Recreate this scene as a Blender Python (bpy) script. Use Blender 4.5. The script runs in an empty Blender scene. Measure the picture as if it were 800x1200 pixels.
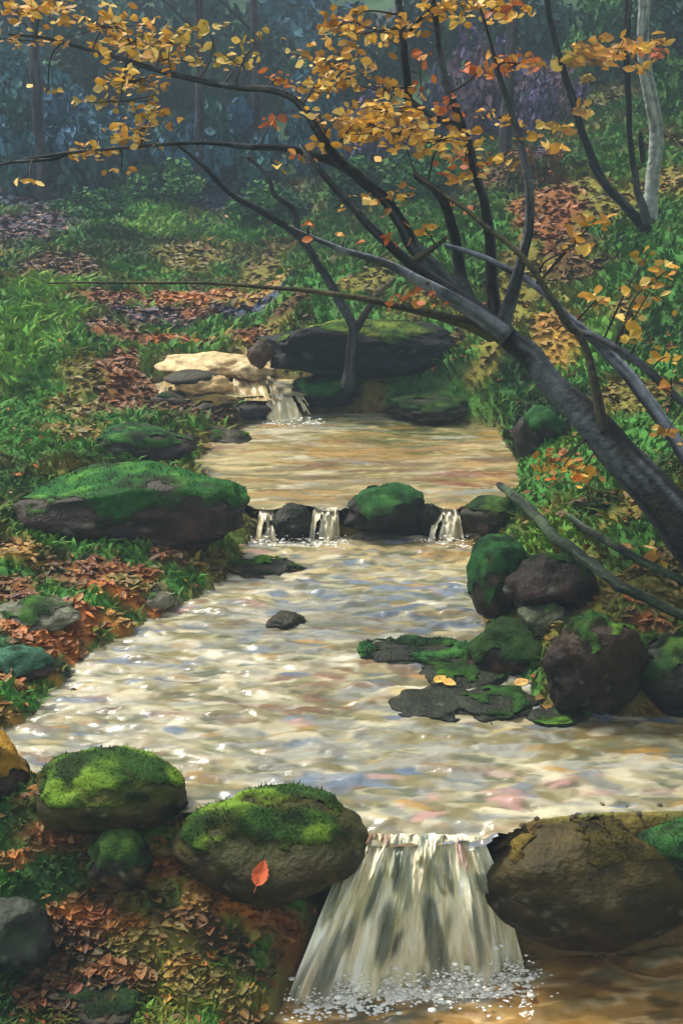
import bpy, math, random
import numpy as np
from mathutils import Vector

R = math.radians
rng = np.random.default_rng(7)
random.seed(7)
sc = bpy.context.scene
COL = sc.collection

# ------------------------------------------------------------------ camera
F = 1287.0
PITCH = R(19.3)
CZ = 3.0
cp, sp = math.cos(PITCH), math.sin(PITCH)
cam_d = bpy.data.cameras.new('camera')
cam = bpy.data.objects.new('camera', cam_d); COL.objects.link(cam)
cam.location = (0, 0, CZ); cam.rotation_euler = (R(90) - PITCH, 0, 0)
cam_d.sensor_fit = 'VERTICAL'; cam_d.sensor_height = 36; cam_d.lens = 36 * F / 1200
cam_d.clip_end = 500; cam_d.clip_start = .05
sc.camera = cam

def ray(px, py):
    u = (px - 400) / F; v = (600 - py) / F
    return np.array([u, cp + v * sp, -sp + v * cp])
def P(px, py, d):            # the point on the sight line at forward distance d
    r = ray(px, py); t = d / r[1]
    return np.array([r[0] * t, d, CZ + r[2] * t])
def PZ(px, py, z):           # the point at height z
    r = ray(px, py); t = (z - CZ) / r[2]
    return np.array([r[0] * t, r[1] * t, z])
def PXS(d, py=600):          # metres per pixel at forward distance d
    return d / ray(400, py)[1] / F

def lin(c):
    c = np.asarray(c, float) / 255.
    return np.where(c <= .04045, c / 12.92, ((c + .055) / 1.055) ** 2.4)

# ------------------------------------------------------------------ noise
def _h(ix, iy, iz, s):
    n = (ix * 374761393 + iy * 668265263 + iz * 2147483647 + s * 1274126177) & 0xFFFFFFFF
    n = ((n ^ (n >> 13)) * 1274126177) & 0xFFFFFFFF
    n = (n ^ (n >> 16)) & 0xFFFFFFFF
    n = (n * 2246822519) & 0xFFFFFFFF
    return ((n ^ (n >> 15)) & 0xFFFF) / 65535.
def vnoise(x, y, z=0, s=0):
    x, y, z = np.broadcast_arrays(np.asarray(x, float), np.asarray(y, float), np.asarray(z, float))
    fx, fy, fz = np.floor(x), np.floor(y), np.floor(z)
    ix, iy, iz = fx.astype(np.int64), fy.astype(np.int64), fz.astype(np.int64)
    tx, ty, tz = x - fx, y - fy, z - fz
    tx, ty, tz = tx*tx*(3-2*tx), ty*ty*(3-2*ty), tz*tz*(3-2*tz)
    def L(a, b, t): return a + (b - a) * t
    c = [[[_h(ix+i, iy+j, iz+k, s) for k in (0, 1)] for j in (0, 1)] for i in (0, 1)]
    return L(L(L(c[0][0][0], c[1][0][0], tx), L(c[0][1][0], c[1][1][0], tx), ty),
             L(L(c[0][0][1], c[1][0][1], tx), L(c[0][1][1], c[1][1][1], tx), ty), tz)
def fbm(x, y, z=0, s=0, o=4):
    a, f, t, n = .5, 1., 0., 0.
    for i in range(o):
        t = t + a * vnoise(np.asarray(x)*f, np.asarray(y)*f, np.asarray(z)*f, s + i * 17); n += a; a *= .5; f *= 2.03
    return t / n
def ss(a, b, x):
    t = np.clip((np.asarray(x, float) - a) / (b - a), 0, 1); return t*t*(3-2*t)

# ------------------------------------------------------------------ mesh and tagging helpers
def mesh(name, v, faces, mat, col=None, parent=None, smooth=True):
    """faces: list of int arrays (n,k), one per polygon size"""
    me = bpy.data.meshes.new(name)
    v = np.asarray(v, np.float32)
    if not isinstance(faces, list): faces = [faces]
    faces = [np.asarray(f, np.int32) for f in faces if len(f)]
    me.vertices.add(len(v)); me.vertices.foreach_set('co', v.ravel())
    nl = sum(f.size for f in faces); nf = sum(len(f) for f in faces)
    me.loops.add(nl); me.polygons.add(nf)
    me.loops.foreach_set('vertex_index', np.concatenate([f.ravel() for f in faces]))
    tot = np.concatenate([np.full(len(f), f.shape[1], np.int32) for f in faces])
    st = np.concatenate([[0], np.cumsum(tot)[:-1]]).astype(np.int32)
    me.polygons.foreach_set('loop_start', st); me.polygons.foreach_set('loop_total', tot)
    me.polygons.foreach_set('use_smooth', np.full(nf, smooth))
    if col is not None:
        a = me.color_attributes.new('Col', 'FLOAT_COLOR', 'POINT')
        c4 = np.ones((len(v), 4), np.float32); c4[:, :3] = np.clip(col, 0, 1)
        a.data.foreach_set('color', c4.ravel())
    me.materials.append(mat); me.update(); me.validate()
    o = bpy.data.objects.new(name, me); COL.objects.link(o)
    if parent is not None: o.parent = parent
    return o
def tag(o, label=None, cat=None, group=None, kind=None):
    if label: o['label'] = label
    if cat: o['category'] = cat
    if group: o['group'] = group
    if kind: o['kind'] = kind
    return o
def empty(name, loc=(0, 0, 0)):
    o = bpy.data.objects.new(name, None); COL.objects.link(o); o.location = loc
    o.empty_display_size = .1
    return o
def grid_faces(nx, ny, keep=None):
    i = np.arange(nx - 1)[None, :] + np.arange(ny - 1)[:, None] * nx
    f = np.stack([i, i + 1, i + 1 + nx, i + nx], -1)
    if keep is not None:
        f = f[keep]
        return f
    return f.reshape(-1, 4)
def compact(v, f, *arrs):
    u, inv = np.unique(f.ravel(), return_inverse=True)
    return [v[u], inv.reshape(f.shape)] + [a[u] for a in arrs]

# ------------------------------------------------------------------ materials
def nodes(name):
    m = bpy.data.materials.new(name); m.use_nodes = True
    nt = m.node_tree; nt.nodes.clear()
    out = nt.nodes.new('ShaderNodeOutputMaterial'); b = nt.nodes.new('ShaderNodeBsdfPrincipled')
    nt.links.new(b.outputs[0], out.inputs[0])
    return m, nt, b
def mat_col(name, rough=.8, spec=.3, nscale=30, namp=.35, bump=.3, bscale=60, bdist=.01, stretch=(1, 1, 1), trans=0., sheen=0., coat=0.):
    """colour from the surface's own 'Col' attribute, broken up by noise in object space"""
    m, nt, b = nodes(name)
    at = nt.nodes.new('ShaderNodeAttribute'); at.attribute_name = 'Col'
    tc = nt.nodes.new('ShaderNodeTexCoord')
    mp = nt.nodes.new('ShaderNodeMapping'); mp.inputs['Scale'].default_value = stretch
    nt.links.new(tc.outputs['Object'], mp.inputs[0])
    no = nt.nodes.new('ShaderNodeTexNoise'); no.inputs['Scale'].default_value = nscale; no.inputs['Detail'].default_value = 5
    nt.links.new(mp.outputs[0], no.inputs['Vector'])
    mr = nt.nodes.new('ShaderNodeMapRange'); mr.inputs[1].default_value = .25; mr.inputs[2].default_value = .75
    mr.inputs[3].default_value = 1 - namp; mr.inputs[4].default_value = 1 + namp
    nt.links.new(no.outputs[0], mr.inputs[0])
    mx = nt.nodes.new('ShaderNodeVectorMath'); mx.operation = 'SCALE'
    nt.links.new(at.outputs['Color'], mx.inputs[0]); nt.links.new(mr.outputs[0], mx.inputs['Scale'])
    nt.links.new(mx.outputs[0], b.inputs['Base Color'])
    b.inputs['Roughness'].default_value = rough; b.inputs['Specular IOR Level'].default_value = spec
    if coat: b.inputs['Coat Weight'].default_value = coat; b.inputs['Coat Roughness'].default_value = .15
    if bump:
        n2 = nt.nodes.new('ShaderNodeTexNoise'); n2.inputs['Scale'].default_value = bscale; n2.inputs['Detail'].default_value = 6
        nt.links.new(mp.outputs[0], n2.inputs['Vector'])
        bp = nt.nodes.new('ShaderNodeBump'); bp.inputs['Strength'].default_value = bump; bp.inputs['Distance'].default_value = bdist
        nt.links.new(n2.outputs[0], bp.inputs['Height']); nt.links.new(bp.outputs[0], b.inputs['Normal'])
    if trans:
        tr = nt.nodes.new('ShaderNodeBsdfTranslucent'); nt.links.new(mx.outputs[0], tr.inputs[0])
        ms = nt.nodes.new('ShaderNodeMixShader'); ms.inputs[0].default_value = trans
        nt.links.new(b.outputs[0], ms.inputs[1]); nt.links.new(tr.outputs[0], ms.inputs[2])
        out = [n for n in nt.nodes if n.type == 'OUTPUT_MATERIAL'][0]
        nt.links.new(ms.outputs[0], out.inputs[0])
    return m
M_ground = mat_col('ground', .95, .15, 14, .4, .8, 45, .02)
M_rock = mat_col('wet_rock', .6, .22, 14, .6, .55, 48, .025)
M_moss = mat_col('moss', .95, .1, 25, .4, .9, 90, .012)
M_bark = mat_col('bark', .85, .25, 18, .45, .9, 30, .02, stretch=(1, 1, 1))
M_leaf = mat_col('autumn_leaf', .55, .3, 40, .2, 0, trans=.3)
M_litter = mat_col('leaf_litter', .6, .3, 40, .25, 0)
M_grass = mat_col('grass_blade', .7, .2, 20, .25, 0, trans=.15)
M_bush = mat_col('bush_leaf', .8, .15, 3, .35, 0)
M_water = mat_col('stream_water', .24, .5, 10, .16, .4, 34, .012, stretch=(.55, 1, 1))
M_fall = mat_col('falling_water', .35, .45, 16, .18, .5, 60, .01, stretch=(1.6, 1, .25))
M_foam = mat_col('foam', .5, .3, 50, .1, .3, 120, .004)

# ------------------------------------------------------------------ water outlines (world plan), from where the banks stand
L0, L1, L2, L3 = 0.0, .55, .72, .90
def poly(pts, z): return np.array([PZ(x, y, z)[:2] for x, y in pts])
W1 = poly([(-120, 925), (0, 870), (50, 838), (108, 772), (160, 742), (208, 716), (262, 690), (288, 660), (300, 630), (560, 628), (566, 650),
           (550, 690), (562, 735), (600, 780), (625, 838), (700, 846), (800, 846), (980, 850), (1010, 960), (860, 948), (700, 950), (620, 958), (565, 982), (430, 985), (385, 955), (210, 945), (130, 905), (40, 905)], L1)
W2 = poly([(300, 594), (262, 572), (232, 545), (262, 518), (292, 494), (318, 484), (420, 482), (500, 492), (575, 503), (600, 540), (606, 570), (575, 594), (548, 590), (523, 597), (490, 589), (430, 588), (382, 597), (345, 589), (314, 597)], L2)
W3 = poly([(306, 463), (250, 468), (196, 468), (180, 450), (250, 440), (330, 444), (372, 452), (366, 463)], L3)
W0 = poly([(250, 1330), (338, 1170), (395, 1131), (560, 1131), (620, 1122), (720, 1112), (960, 1100), (1000, 1330)], L0)
POLYS = [(W0, L0), (W1, L1), (W2, L2), (W3, L3)]
def sdist(poly_, x, y):
    """signed distance to a polygon, negative inside"""
    d = np.full(x.shape, 1e9); ins = np.zeros(x.shape, bool)
    n = len(poly_)
    for i in range(n):
        ax, ay = poly_[i]; bx, by = poly_[(i + 1) % n]
        ex, ey = bx - ax, by - ay; wx, wy = x - ax, y - ay
        t = np.clip((wx * ex + wy * ey) / (ex*ex + ey*ey + 1e-12), 0, 1)
        d = np.minimum(d, (wx - ex*t)**2 + (wy - ey*t)**2)
        c = ((ay > y) != (by > y)) & (x < ex * (y - ay) / (by - ay + 1e-15) + ax)
        ins ^= c
    d = np.sqrt(d)
    return np.where(ins, -d, d)

# ------------------------------------------------------------------ terrain
def stream_level(y):
    z = .03 + (L1 - .03) * ss(2.95, 3.7, y) + (L2 - L1) * ss(6.3, 6.9, y) + (L3 - L2) * ss(8.6, 9.1, y)
    z = z + .10 * np.maximum(y - 9.1, 0)
    z = z + .16 * np.maximum(y - 16, 0) + .25 * np.maximum(y - 32, 0)
    z = z - .22 * np.maximum(y - 75, 0)
    return z
def stream_cx(y):
    return np.interp(y, [3.0, 3.5, 4.5, 6.5, 8.0, 9.0, 12, 20, 60], [.4, .3, .1, .1, .05, -.5, -.9, -1.5, -2])
def terrain_raw(x, y):
    sds = [sdist(p, x, y) for p, _ in POLYS]
    sd = np.minimum.reduce(sds)
    out = np.maximum(sd, 0)
    base = stream_level(y)
    cx = stream_cx(y)
    right = ss(-.15, .35, x - cx)
    wr = ss(0, .25, out)
    bankL = .07 * wr + .13 * np.minimum(out, 6) + .12 * np.maximum(out - 6, 0) * .6
    bankR = .14 * wr + .44 * np.minimum(out, 3.2) + .30 * np.clip(out - 3.2, 0, 12)
    front = ss(3.9, 3.3, y)
    bankR = bankR * (1 - .55 * front); bankL = bankL * (1 - .6 * front)
    # far off the stream course counts by sideways distance only
    far = ss(9.5, 13, y)
    lat = np.maximum(np.abs(x - cx) - .5, 0)
    bl2 = .05 + .11 * np.minimum(lat, 14); br2 = .12 + .40 * np.minimum(lat, 3) + .28 * np.clip(lat - 3, 0, 12)
    bankL = bankL * (1 - far) + bl2 * far; bankR = bankR * (1 - far) + br2 * far
    h = base + bankL * (1 - right) + bankR * right
    h = h + (fbm(x*.9, y*.9, s=3) - .5) * .22 * ss(.1, 1.2, out) + (fbm(x*4, y*4, s=9) - .5) * .12 * ss(0, .3, out) \
          + (fbm(x*13, y*13, s=21, o=3) - .5) * .045 * ss(0, .1, out) + (fbm(x*.12, y*.12, s=5) - .5) * 2.2 * ss(14, 40, y)
    # the stony ramp under the rapids
    fa, fb = PZ(184, 470, L3), PZ(330, 468, L3)
    ramp = L3 + (y - fa[1]) * .15 - .05 - .25 * np.maximum(np.abs(x - (fa[0]+fb[0])/2 - .05) - .62, 0) - .8 * np.maximum(fa[1] - .10 - y, 0)
    h = np.where((y > fa[1] - .6) & (y < fa[1] + 1.1) & (np.abs(x - (fa[0]+fb[0])/2) < .9), np.maximum(h, ramp), h)
    # the low gravel bar that holds the pool back, right of the fall
    bar = .60 - 2.6 * np.maximum(3.45 + .04 * np.sin(x * 5) - y, 0) - .6 * np.maximum(.50 - x, 0) * 4
    h = np.where((x > .3) & (y < 3.75) & (y > 3.2), np.maximum(h, np.minimum(bar, .575)), h)
    # beds
    for (p, l), s in zip(POLYS, sds):
        inside = ss(.05, -.06, s)
        h = np.where(s < .05, h * (1 - inside) + (l - .12 - .04 * fbm(x*6, y*6, s=2)) * inside, h)
    return h, sd
def axis(lo_far, lo, hi, hi_far, step, grow=1.13):
    a = list(np.arange(lo, hi, step)); s = step; v = a[-1]
    while v < hi_far: s *= grow; v += s; a.append(v)
    s = step; v = a[0]; b = []
    while v > lo_far: s *= grow; v -= s; b.append(v)
    return np.array(b[::-1] + a)
AX = axis(-70, -3.2, 3.6, 70, .027, 1.07)
AY = axis(-8, 2.8, 10.6, 110, .027, 1.035)
GX, GY = np.meshgrid(AX, AY)
GH, GSD = terrain_raw(GX, GY)
def bil(A, x, y):
    x = np.asarray(x, float); y = np.asarray(y, float)
    i = np.clip(np.searchsorted(AX, x) - 1, 0, len(AX) - 2); j = np.clip(np.searchsorted(AY, y) - 1, 0, len(AY) - 2)
    tx = np.clip((x - AX[i]) / (AX[i+1] - AX[i]), 0, 1); ty = np.clip((y - AY[j]) / (AY[j+1] - AY[j]), 0, 1)
    return (A[j, i]*(1-tx) + A[j, i+1]*tx)*(1-ty) + (A[j+1, i]*(1-tx) + A[j+1, i+1]*tx)*ty
GS = GH.copy()                           # the surface one sees: ground or water
for p, l in POLYS:
    GS = np.where(sdist(p, GX, GY) < 0, np.maximum(GS, l), GS)
def H(x, y): return bil(GH, x, y)
def S(x, y): return bil(GS, x, y)
TT = np.geomspace(2.2, 100, 1600)
def G(px, py, up=0.):
    """where the sight line meets the surface (raised by up)"""
    r = ray(px, py); t = TT / r[1]
    x, y, z = r[0]*t, r[1]*t, CZ + r[2]*t
    hit = np.nonzero(z <= S(x, y) + up)[0]
    k = hit[0] if len(hit) else len(t) - 1
    return np.array([x[k], y[k], z[k]])

# ---- colour patches of the ground: (px, py, width, height, colour) laid where moss, litter and soil lie
GRN, GRN2, DGR, OLV, RUST, ORG, OCH, BRN, DBR, PUR, GRY, TEAL, BLU = [lin(c) for c in (
    (66, 118, 50), (92, 140, 56), (40, 68, 34), (116, 110, 46), (122, 74, 40), (172, 100, 42), (158, 122, 50), (84, 62, 38), (48, 40, 28),
    (78, 66, 82), (128, 128, 108), (58, 92, 72), (62, 76, 100))]
PATCH = [
 # far left slope
 (40, 265, 110, 60, PUR), (70, 315, 110, 50, BRN), (160, 290, 130, 50, DGR), (230, 300, 90, 70, OLV), (140, 240, 170, 50, GRN), (300, 270, 130, 60, GRN), (320, 310, 100, 40, OLV),
 (180, 265, 80, 40, GRN2), (60, 340, 120, 40, GRN2), (40, 230, 120, 40, BLU), (250, 225, 120, 40, BLU), (370, 300, 90, 60, GRN), (430, 330, 80, 30, OLV),
 # litter strip behind the stream
 (140, 352, 110, 18, RUST), (230, 350, 110, 18, ORG), (300, 352, 90, 16, OCH), (180, 372, 150, 20, PUR), (280, 372, 120, 18, BLU), (120, 385, 60, 20, BRN), (230, 368, 60, 14, RUST), (150, 398, 90, 16, RUST),
 (215, 402, 90, 16, ORG), (290, 395, 50, 18, RUST), (340, 355, 60, 18, BRN),
 # left bank upper
 (40, 380, 120, 60, GRN2), (60, 440, 120, 60, GRN), (30, 500, 110, 60, GRN), (110, 440, 80, 60, OLV), (140, 430, 50, 50, RUST), (160, 470, 90, 46, RUST), (200, 480, 90, 30, BRN), (240, 455, 60, 20, OLV),
 (90, 485, 80, 22, OLV), (60, 525, 120, 18, GRN), (90, 510, 100, 18, OLV), (250, 490, 80, 18, BRN), (200, 530, 120, 16, GRN), (20, 420, 60, 70, GRN2),
 # left bank by the main pool
 (100, 648, 140, 22, GRN), (200, 640, 70, 22, RUST), (20, 650, 50, 40, OCH), (110, 677, 130, 20, RUST), (172, 680, 26, 24, ORG), (230, 668, 80, 16, OLV), (20, 690, 60, 22, RUST), (10, 668, 60, 20, GRN),
 (120, 700, 120, 20, GRN), (60, 715, 110, 30, GRY), (155, 712, 80, 22, ORG), (195, 705, 40, 16, GRY), (70, 752, 60, 44, ORG), (100, 740, 36, 30, ORG), (20, 740, 60, 40, DGR), (25, 770, 90, 36, TEAL), (70, 795, 60, 22, TEAL),
 (130, 690, 90, 14, ORG), (110, 725, 120, 26, ORG), (150, 740, 60, 20, OCH), (60, 760, 120, 34, ORG), (20, 705, 80, 14, RUST), (40, 790, 90, 16, OCH), (120, 665, 150, 12, RUST), (30, 660, 60, 14, OCH), (10, 800, 50, 20, ORG), (30, 825, 100, 24, GRN), (10, 845, 60, 24, OCH), (-10, 890, 90, 70, OCH), (25, 905, 40, 40, OLV), (200, 655, 60, 14, BRN), (150, 690, 60, 12, OLV),
 # foreground left shelf
 (40, 950, 60, 40, ORG), (60, 985, 110, 34, RUST), (20, 1005, 60, 14, ORG), (30, 960, 90, 40, DGR), (140, 1030, 90, 40, RUST), (195, 1020, 50, 26, RUST), (60, 1040, 100, 60, DGR), (95, 1085, 80, 34, ORG), (60, 1120, 120, 60, DBR),
 (260, 1055, 130, 26, OCH), (300, 1085, 90, 30, ORG), (220, 1080, 90, 40, BRN), (180, 1110, 100, 30, OLV), (160, 1090, 50, 20, ORG), (330, 1090, 60, 50, RUST), (270, 1120, 60, 40, DBR), (150, 1150, 110, 40, RUST), (210, 1140, 60, 24, OCH),
 (80, 1170, 160, 60, DBR), (250, 1170, 120, 40, OLV), (330, 1130, 60, 30, BRN), (190, 1060, 60, 24, DGR), (370, 1060, 40, 60, DBR), (300, 1150, 50, 20, BRN),
 # right bank
 (640, 250, 90, 110, RUST), (590, 210, 60, 70, BRN), (680, 310, 120, 60, BRN), (620, 320, 60, 60, OLV), (760, 300, 120, 120, GRN), (720, 200, 60, 70, GRN), (780, 140, 80, 120, GRN), (680, 400, 90, 70, GRN2), (650, 400, 60, 90, OCH),
 (740, 470, 90, 50, OLV), (780, 430, 60, 80, GRN), (700, 440, 40, 90, GRN), (540, 280, 90, 70, GRN), (470, 260, 90, 60, GRN), (600, 430, 70, 70, DGR), (560, 420, 80, 50, OLV), (500, 440, 110, 40, GRN), (480, 470, 140, 20, DGR), (440, 455, 60, 20, OLV),
 (640, 490, 110, 60, DGR), (650, 520, 70, 24, GRN2), (600, 560, 90, 26, GRN), (690, 560, 80, 60, GRN), (650, 630, 110, 60, GRN2), (740, 640, 90, 60, GRN), (700, 600, 70, 30, DGR), (790, 700, 80, 60, OLV), (760, 735, 60, 26, RUST), (720, 700, 60, 30, OLV),
 (620, 780, 100, 60, GRN), (590, 800, 80, 40, DGR), (640, 750, 30, 80, OLV), (640, 800, 60, 30, GRN), (780, 790, 90, 60, DGR), (700, 835, 90, 20, DBR), (560, 690, 40, 80, DGR), (590, 650, 50, 60, GRN),
 (570, 555, 70, 14, RUST), (620, 545, 70, 14, GRN),
 # upper right slope and hill foot
 (560, 120, 90, 90, PUR), (620, 90, 80, 70, PUR), (500, 190, 120, 60, GRN), (690, 60, 80, 90, DGR), (780, 60, 80, 60, DGR), (640, 180, 60, 60, PUR), (400, 250, 80, 50, GRN),
]
def base_colour(x, y, sd):
    n1 = fbm(x*1.3, y*1.3, s=31)[..., None]; n2 = fbm(x*3.1, y*3.1, s=41)[..., None]; n3 = fbm(x*.8, y*.8, s=51)[..., None]
    c = GRN + (OLV - GRN) * ss(.5, .7, n1)
    c = c + (BRN - c) * ss(.56, .7, n2) * .8
    c = c + (DGR - c) * ss(.55, .7, n3) * .7
    cf = DGR * .9 + (lin((56, 84, 52)) - DGR*.9) * ss(.4, .65, fbm(x*.35, y*.35, s=61)[..., None])
    cf = cf + (PUR * .7 - cf) * ss(.54, .7, fbm(x*.22, y*.3, s=71)[..., None]) * .7
    f = ss(13, 22, y)[..., None]
    c = c * (1 - f) + cf * f
    wet = ss(.10, -.02, sd)[..., None]
    c = c * (1 - wet) + lin((112, 92, 56)) * wet
    return c
GC = base_colour(GX, GY, GSD)
PW = []
for px, py, w, h, c in PATCH:
    g = G(px, py); a = G(px - w/2, py); b = G(px + w/2, py)
    rx = max(.5 * abs(PXS(g[1], py) * w), .03)
    near, far_ = G(px, py + h/2), G(px, py - h/2)
    ry = float(np.clip(.5 * abs(far_[1] - near[1]), .5 * rx * .3, 2.5 * rx))
    PW.append((g[0], g[1], rx, ry, c))
for gx, gy, rx, ry, c in PW:
    i0, i1 = np.searchsorted(AX, [gx - 1.8*rx, gx + 1.8*rx]); j0, j1 = np.searchsorted(AY, [gy - 1.8*ry, gy + 1.8*ry])
    if i1 <= i0 or j1 <= j0: continue
    X, Y = GX[j0:j1, i0:i1], GY[j0:j1, i0:i1]
    s = 1.2 / max(rx, .08)
    d = np.hypot((X - gx)/rx, (Y - gy)/ry) + (fbm(X*s*2, Y*s*2, s=int(abs(gx)*997) % 500) - .5) * .9
    w = ss(1.08, .72, d)[..., None] * .92
    w = w * ss(-.03, .02, GSD[j0:j1, i0:i1])[..., None]
    GC[j0:j1, i0:i1] = GC[j0:j1, i0:i1] * (1 - w) + c * w
    GH[j0:j1, i0:i1] += .02 * w[..., 0] * (1 - ss(10, 14, Y))
v = np.stack([GX, GY, GH], -1).reshape(-1, 3)
tag(mesh('ground', v, grid_faces(len(AX), len(AY)), M_ground, GC.reshape(-1, 3)), kind='structure')

# ------------------------------------------------------------------ water
def water(name, pol, lvl, step, nstroke, pal, wts, slen, swid, amp, base, zones=(), pad=.12, wave=1.):
    lo, hi = pol.min(0) - pad, pol.max(0) + pad
    lo = np.maximum(lo, [-3.0, 2.4]); hi = np.minimum(hi, [3.4, 12])
    xs = np.arange(lo[0], hi[0], step); ys = np.arange(lo[1], hi[1], step)
    X, Y = np.meshgrid(xs, ys)
    wx = X + .10 * (fbm(X*4, Y*5, s=84, o=2) - .5); wy = Y + .16 * (fbm(X*2.5, Y*3, s=85, o=3) - .5)
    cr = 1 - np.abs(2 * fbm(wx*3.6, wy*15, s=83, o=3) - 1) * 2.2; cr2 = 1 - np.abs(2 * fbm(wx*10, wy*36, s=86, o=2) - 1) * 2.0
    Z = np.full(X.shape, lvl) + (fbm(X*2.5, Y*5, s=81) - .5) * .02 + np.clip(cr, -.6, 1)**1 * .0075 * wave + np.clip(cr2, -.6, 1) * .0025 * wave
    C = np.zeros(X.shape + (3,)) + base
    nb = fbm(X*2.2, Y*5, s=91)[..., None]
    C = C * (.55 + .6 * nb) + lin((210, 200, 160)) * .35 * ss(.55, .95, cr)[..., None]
    r = np.random.default_rng(hash(name) % 1 + int(lvl*100) + 5)
    px = r.uniform(lo[0], hi[0], nstroke); py = r.uniform(lo[1], hi[1], nstroke)
    ids = r.choice(len(pal), nstroke, p=np.array(wts)/sum(wts))
    for k in range(nstroke):
        L = slen * r.uniform(.5, 1.5); W = swid * r.uniform(.55, 1.5); an = r.normal(0, .16)
        cx_, cy_ = px[k], py[k]
        i0, i1 = np.searchsorted(xs, [cx_ - L, cx_ + L]); j0, j1 = np.searchsorted(ys, [cy_ - L*.5 - W, cy_ + L*.5 + W])
        if i1 - i0 < 2 or j1 - j0 < 2: continue
        x_, y_ = X[j0:j1, i0:i1] - cx_, Y[j0:j1, i0:i1] - cy_
        a, b = x_*math.cos(an) + y_*math.sin(an), -x_*math.sin(an) + y_*math.cos(an)
        b = b + .25 * W * np.sin(a / L * 3 + k)
        d = np.hypot(a / (L*.5), b / (W*.5)) + (fbm(X[j0:j1, i0:i1]*22, Y[j0:j1, i0:i1]*60, s=k % 400, o=2) - .5) * .7
        w = ss(1.1, .55, d)
        c = pal[ids[k]]
        for zx, zy, zr, zc, zp in zones:
            if math.hypot((cx_ - zx)/zr[0], (cy_ - zy)/zr[1]) < 1 and r.random() < zp: c = zc
        c = c * r.uniform(.7, 1.15) * .70
        wc = (w * r.uniform(.4, .95))[..., None]
        C[j0:j1, i0:i1] = C[j0:j1, i0:i1] * (1 - wc) + c * wc
        Z[j0:j1, i0:i1] += w * amp * r.uniform(-.35, 1.)
    sd = sdist(pol, X, Y)
    if name == 'main_pool_water':        # the sheet bends down over the lip of the front fall
        ya = PZ(420, 974, L1)[1]; xa, xb = PZ(420, 974, L1)[0], PZ(562, 978, L1)[0]
        Z -= .030 * ss(ya + .09, ya - .015, Y) * ss(xa - .06, xa, X) * ss(xb + .06, xb, X)
    keep = (sd < np.where((Y > 3.41) | (X > .46), .05, .012)) | ((sd < pad) & (H(X, Y) > lvl + .01))
    kf = keep[:-1, :-1] & keep[1:, 1:]
    f = grid_faces(len(xs), len(ys), kf)
    V = np.stack([X, Y, Z], -1).reshape(-1, 3)
    V, f, Cc = compact(V, f, C.reshape(-1, 3))
    return tag(mesh(name, V, f, M_water, Cc), kind='structure')
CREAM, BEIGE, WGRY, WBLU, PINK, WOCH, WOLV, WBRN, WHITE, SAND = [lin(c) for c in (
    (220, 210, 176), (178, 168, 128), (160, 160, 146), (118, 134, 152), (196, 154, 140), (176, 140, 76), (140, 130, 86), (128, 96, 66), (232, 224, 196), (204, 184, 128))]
def zone(px, py, w, h, z, c, p):
    g = PZ(px, py, z); a, b = PZ(px, py + h/2, z), PZ(px, py - h/2, z)
    return (g[0], g[1], (PXS(g[1], py)*w/2, abs(b[1]-a[1])/2), c, p)
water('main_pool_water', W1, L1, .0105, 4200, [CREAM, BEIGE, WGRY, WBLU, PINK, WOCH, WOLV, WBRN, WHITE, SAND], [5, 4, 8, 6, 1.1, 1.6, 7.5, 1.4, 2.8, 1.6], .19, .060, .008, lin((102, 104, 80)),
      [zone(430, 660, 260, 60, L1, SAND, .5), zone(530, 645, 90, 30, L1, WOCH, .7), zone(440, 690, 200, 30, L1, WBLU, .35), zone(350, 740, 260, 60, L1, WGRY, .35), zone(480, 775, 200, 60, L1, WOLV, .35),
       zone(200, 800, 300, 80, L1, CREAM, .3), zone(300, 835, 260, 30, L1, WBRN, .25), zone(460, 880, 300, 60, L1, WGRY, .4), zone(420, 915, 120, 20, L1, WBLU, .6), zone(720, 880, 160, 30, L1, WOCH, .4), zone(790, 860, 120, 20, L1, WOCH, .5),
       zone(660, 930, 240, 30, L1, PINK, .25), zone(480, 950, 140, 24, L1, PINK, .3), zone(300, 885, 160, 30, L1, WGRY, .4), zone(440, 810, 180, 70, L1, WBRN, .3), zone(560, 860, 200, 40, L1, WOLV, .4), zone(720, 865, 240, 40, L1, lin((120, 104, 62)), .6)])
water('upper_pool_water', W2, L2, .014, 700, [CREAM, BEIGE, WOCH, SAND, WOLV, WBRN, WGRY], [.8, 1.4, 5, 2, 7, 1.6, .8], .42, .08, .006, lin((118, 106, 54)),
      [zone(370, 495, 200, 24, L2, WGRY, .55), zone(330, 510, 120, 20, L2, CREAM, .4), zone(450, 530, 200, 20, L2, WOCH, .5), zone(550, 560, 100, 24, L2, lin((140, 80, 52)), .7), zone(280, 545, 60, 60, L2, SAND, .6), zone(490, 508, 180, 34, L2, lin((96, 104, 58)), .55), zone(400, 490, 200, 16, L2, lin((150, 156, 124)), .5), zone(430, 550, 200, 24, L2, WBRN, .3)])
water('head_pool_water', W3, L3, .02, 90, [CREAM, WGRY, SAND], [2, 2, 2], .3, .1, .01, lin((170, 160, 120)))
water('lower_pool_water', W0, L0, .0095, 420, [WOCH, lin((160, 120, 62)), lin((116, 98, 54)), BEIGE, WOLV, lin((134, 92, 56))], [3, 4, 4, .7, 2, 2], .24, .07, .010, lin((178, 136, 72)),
      [zone(450, 1170, 220, 70, L0, lin((70, 84, 74)), .45), zone(470, 1160, 240, 60, L0, WGRY, .35), zone(600, 1150, 90, 40, L0, BEIGE, .35), zone(480, 1152, 320, 34, L0, CREAM, .6), zone(610, 1130, 90, 40, L0, CREAM, .4)])

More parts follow.
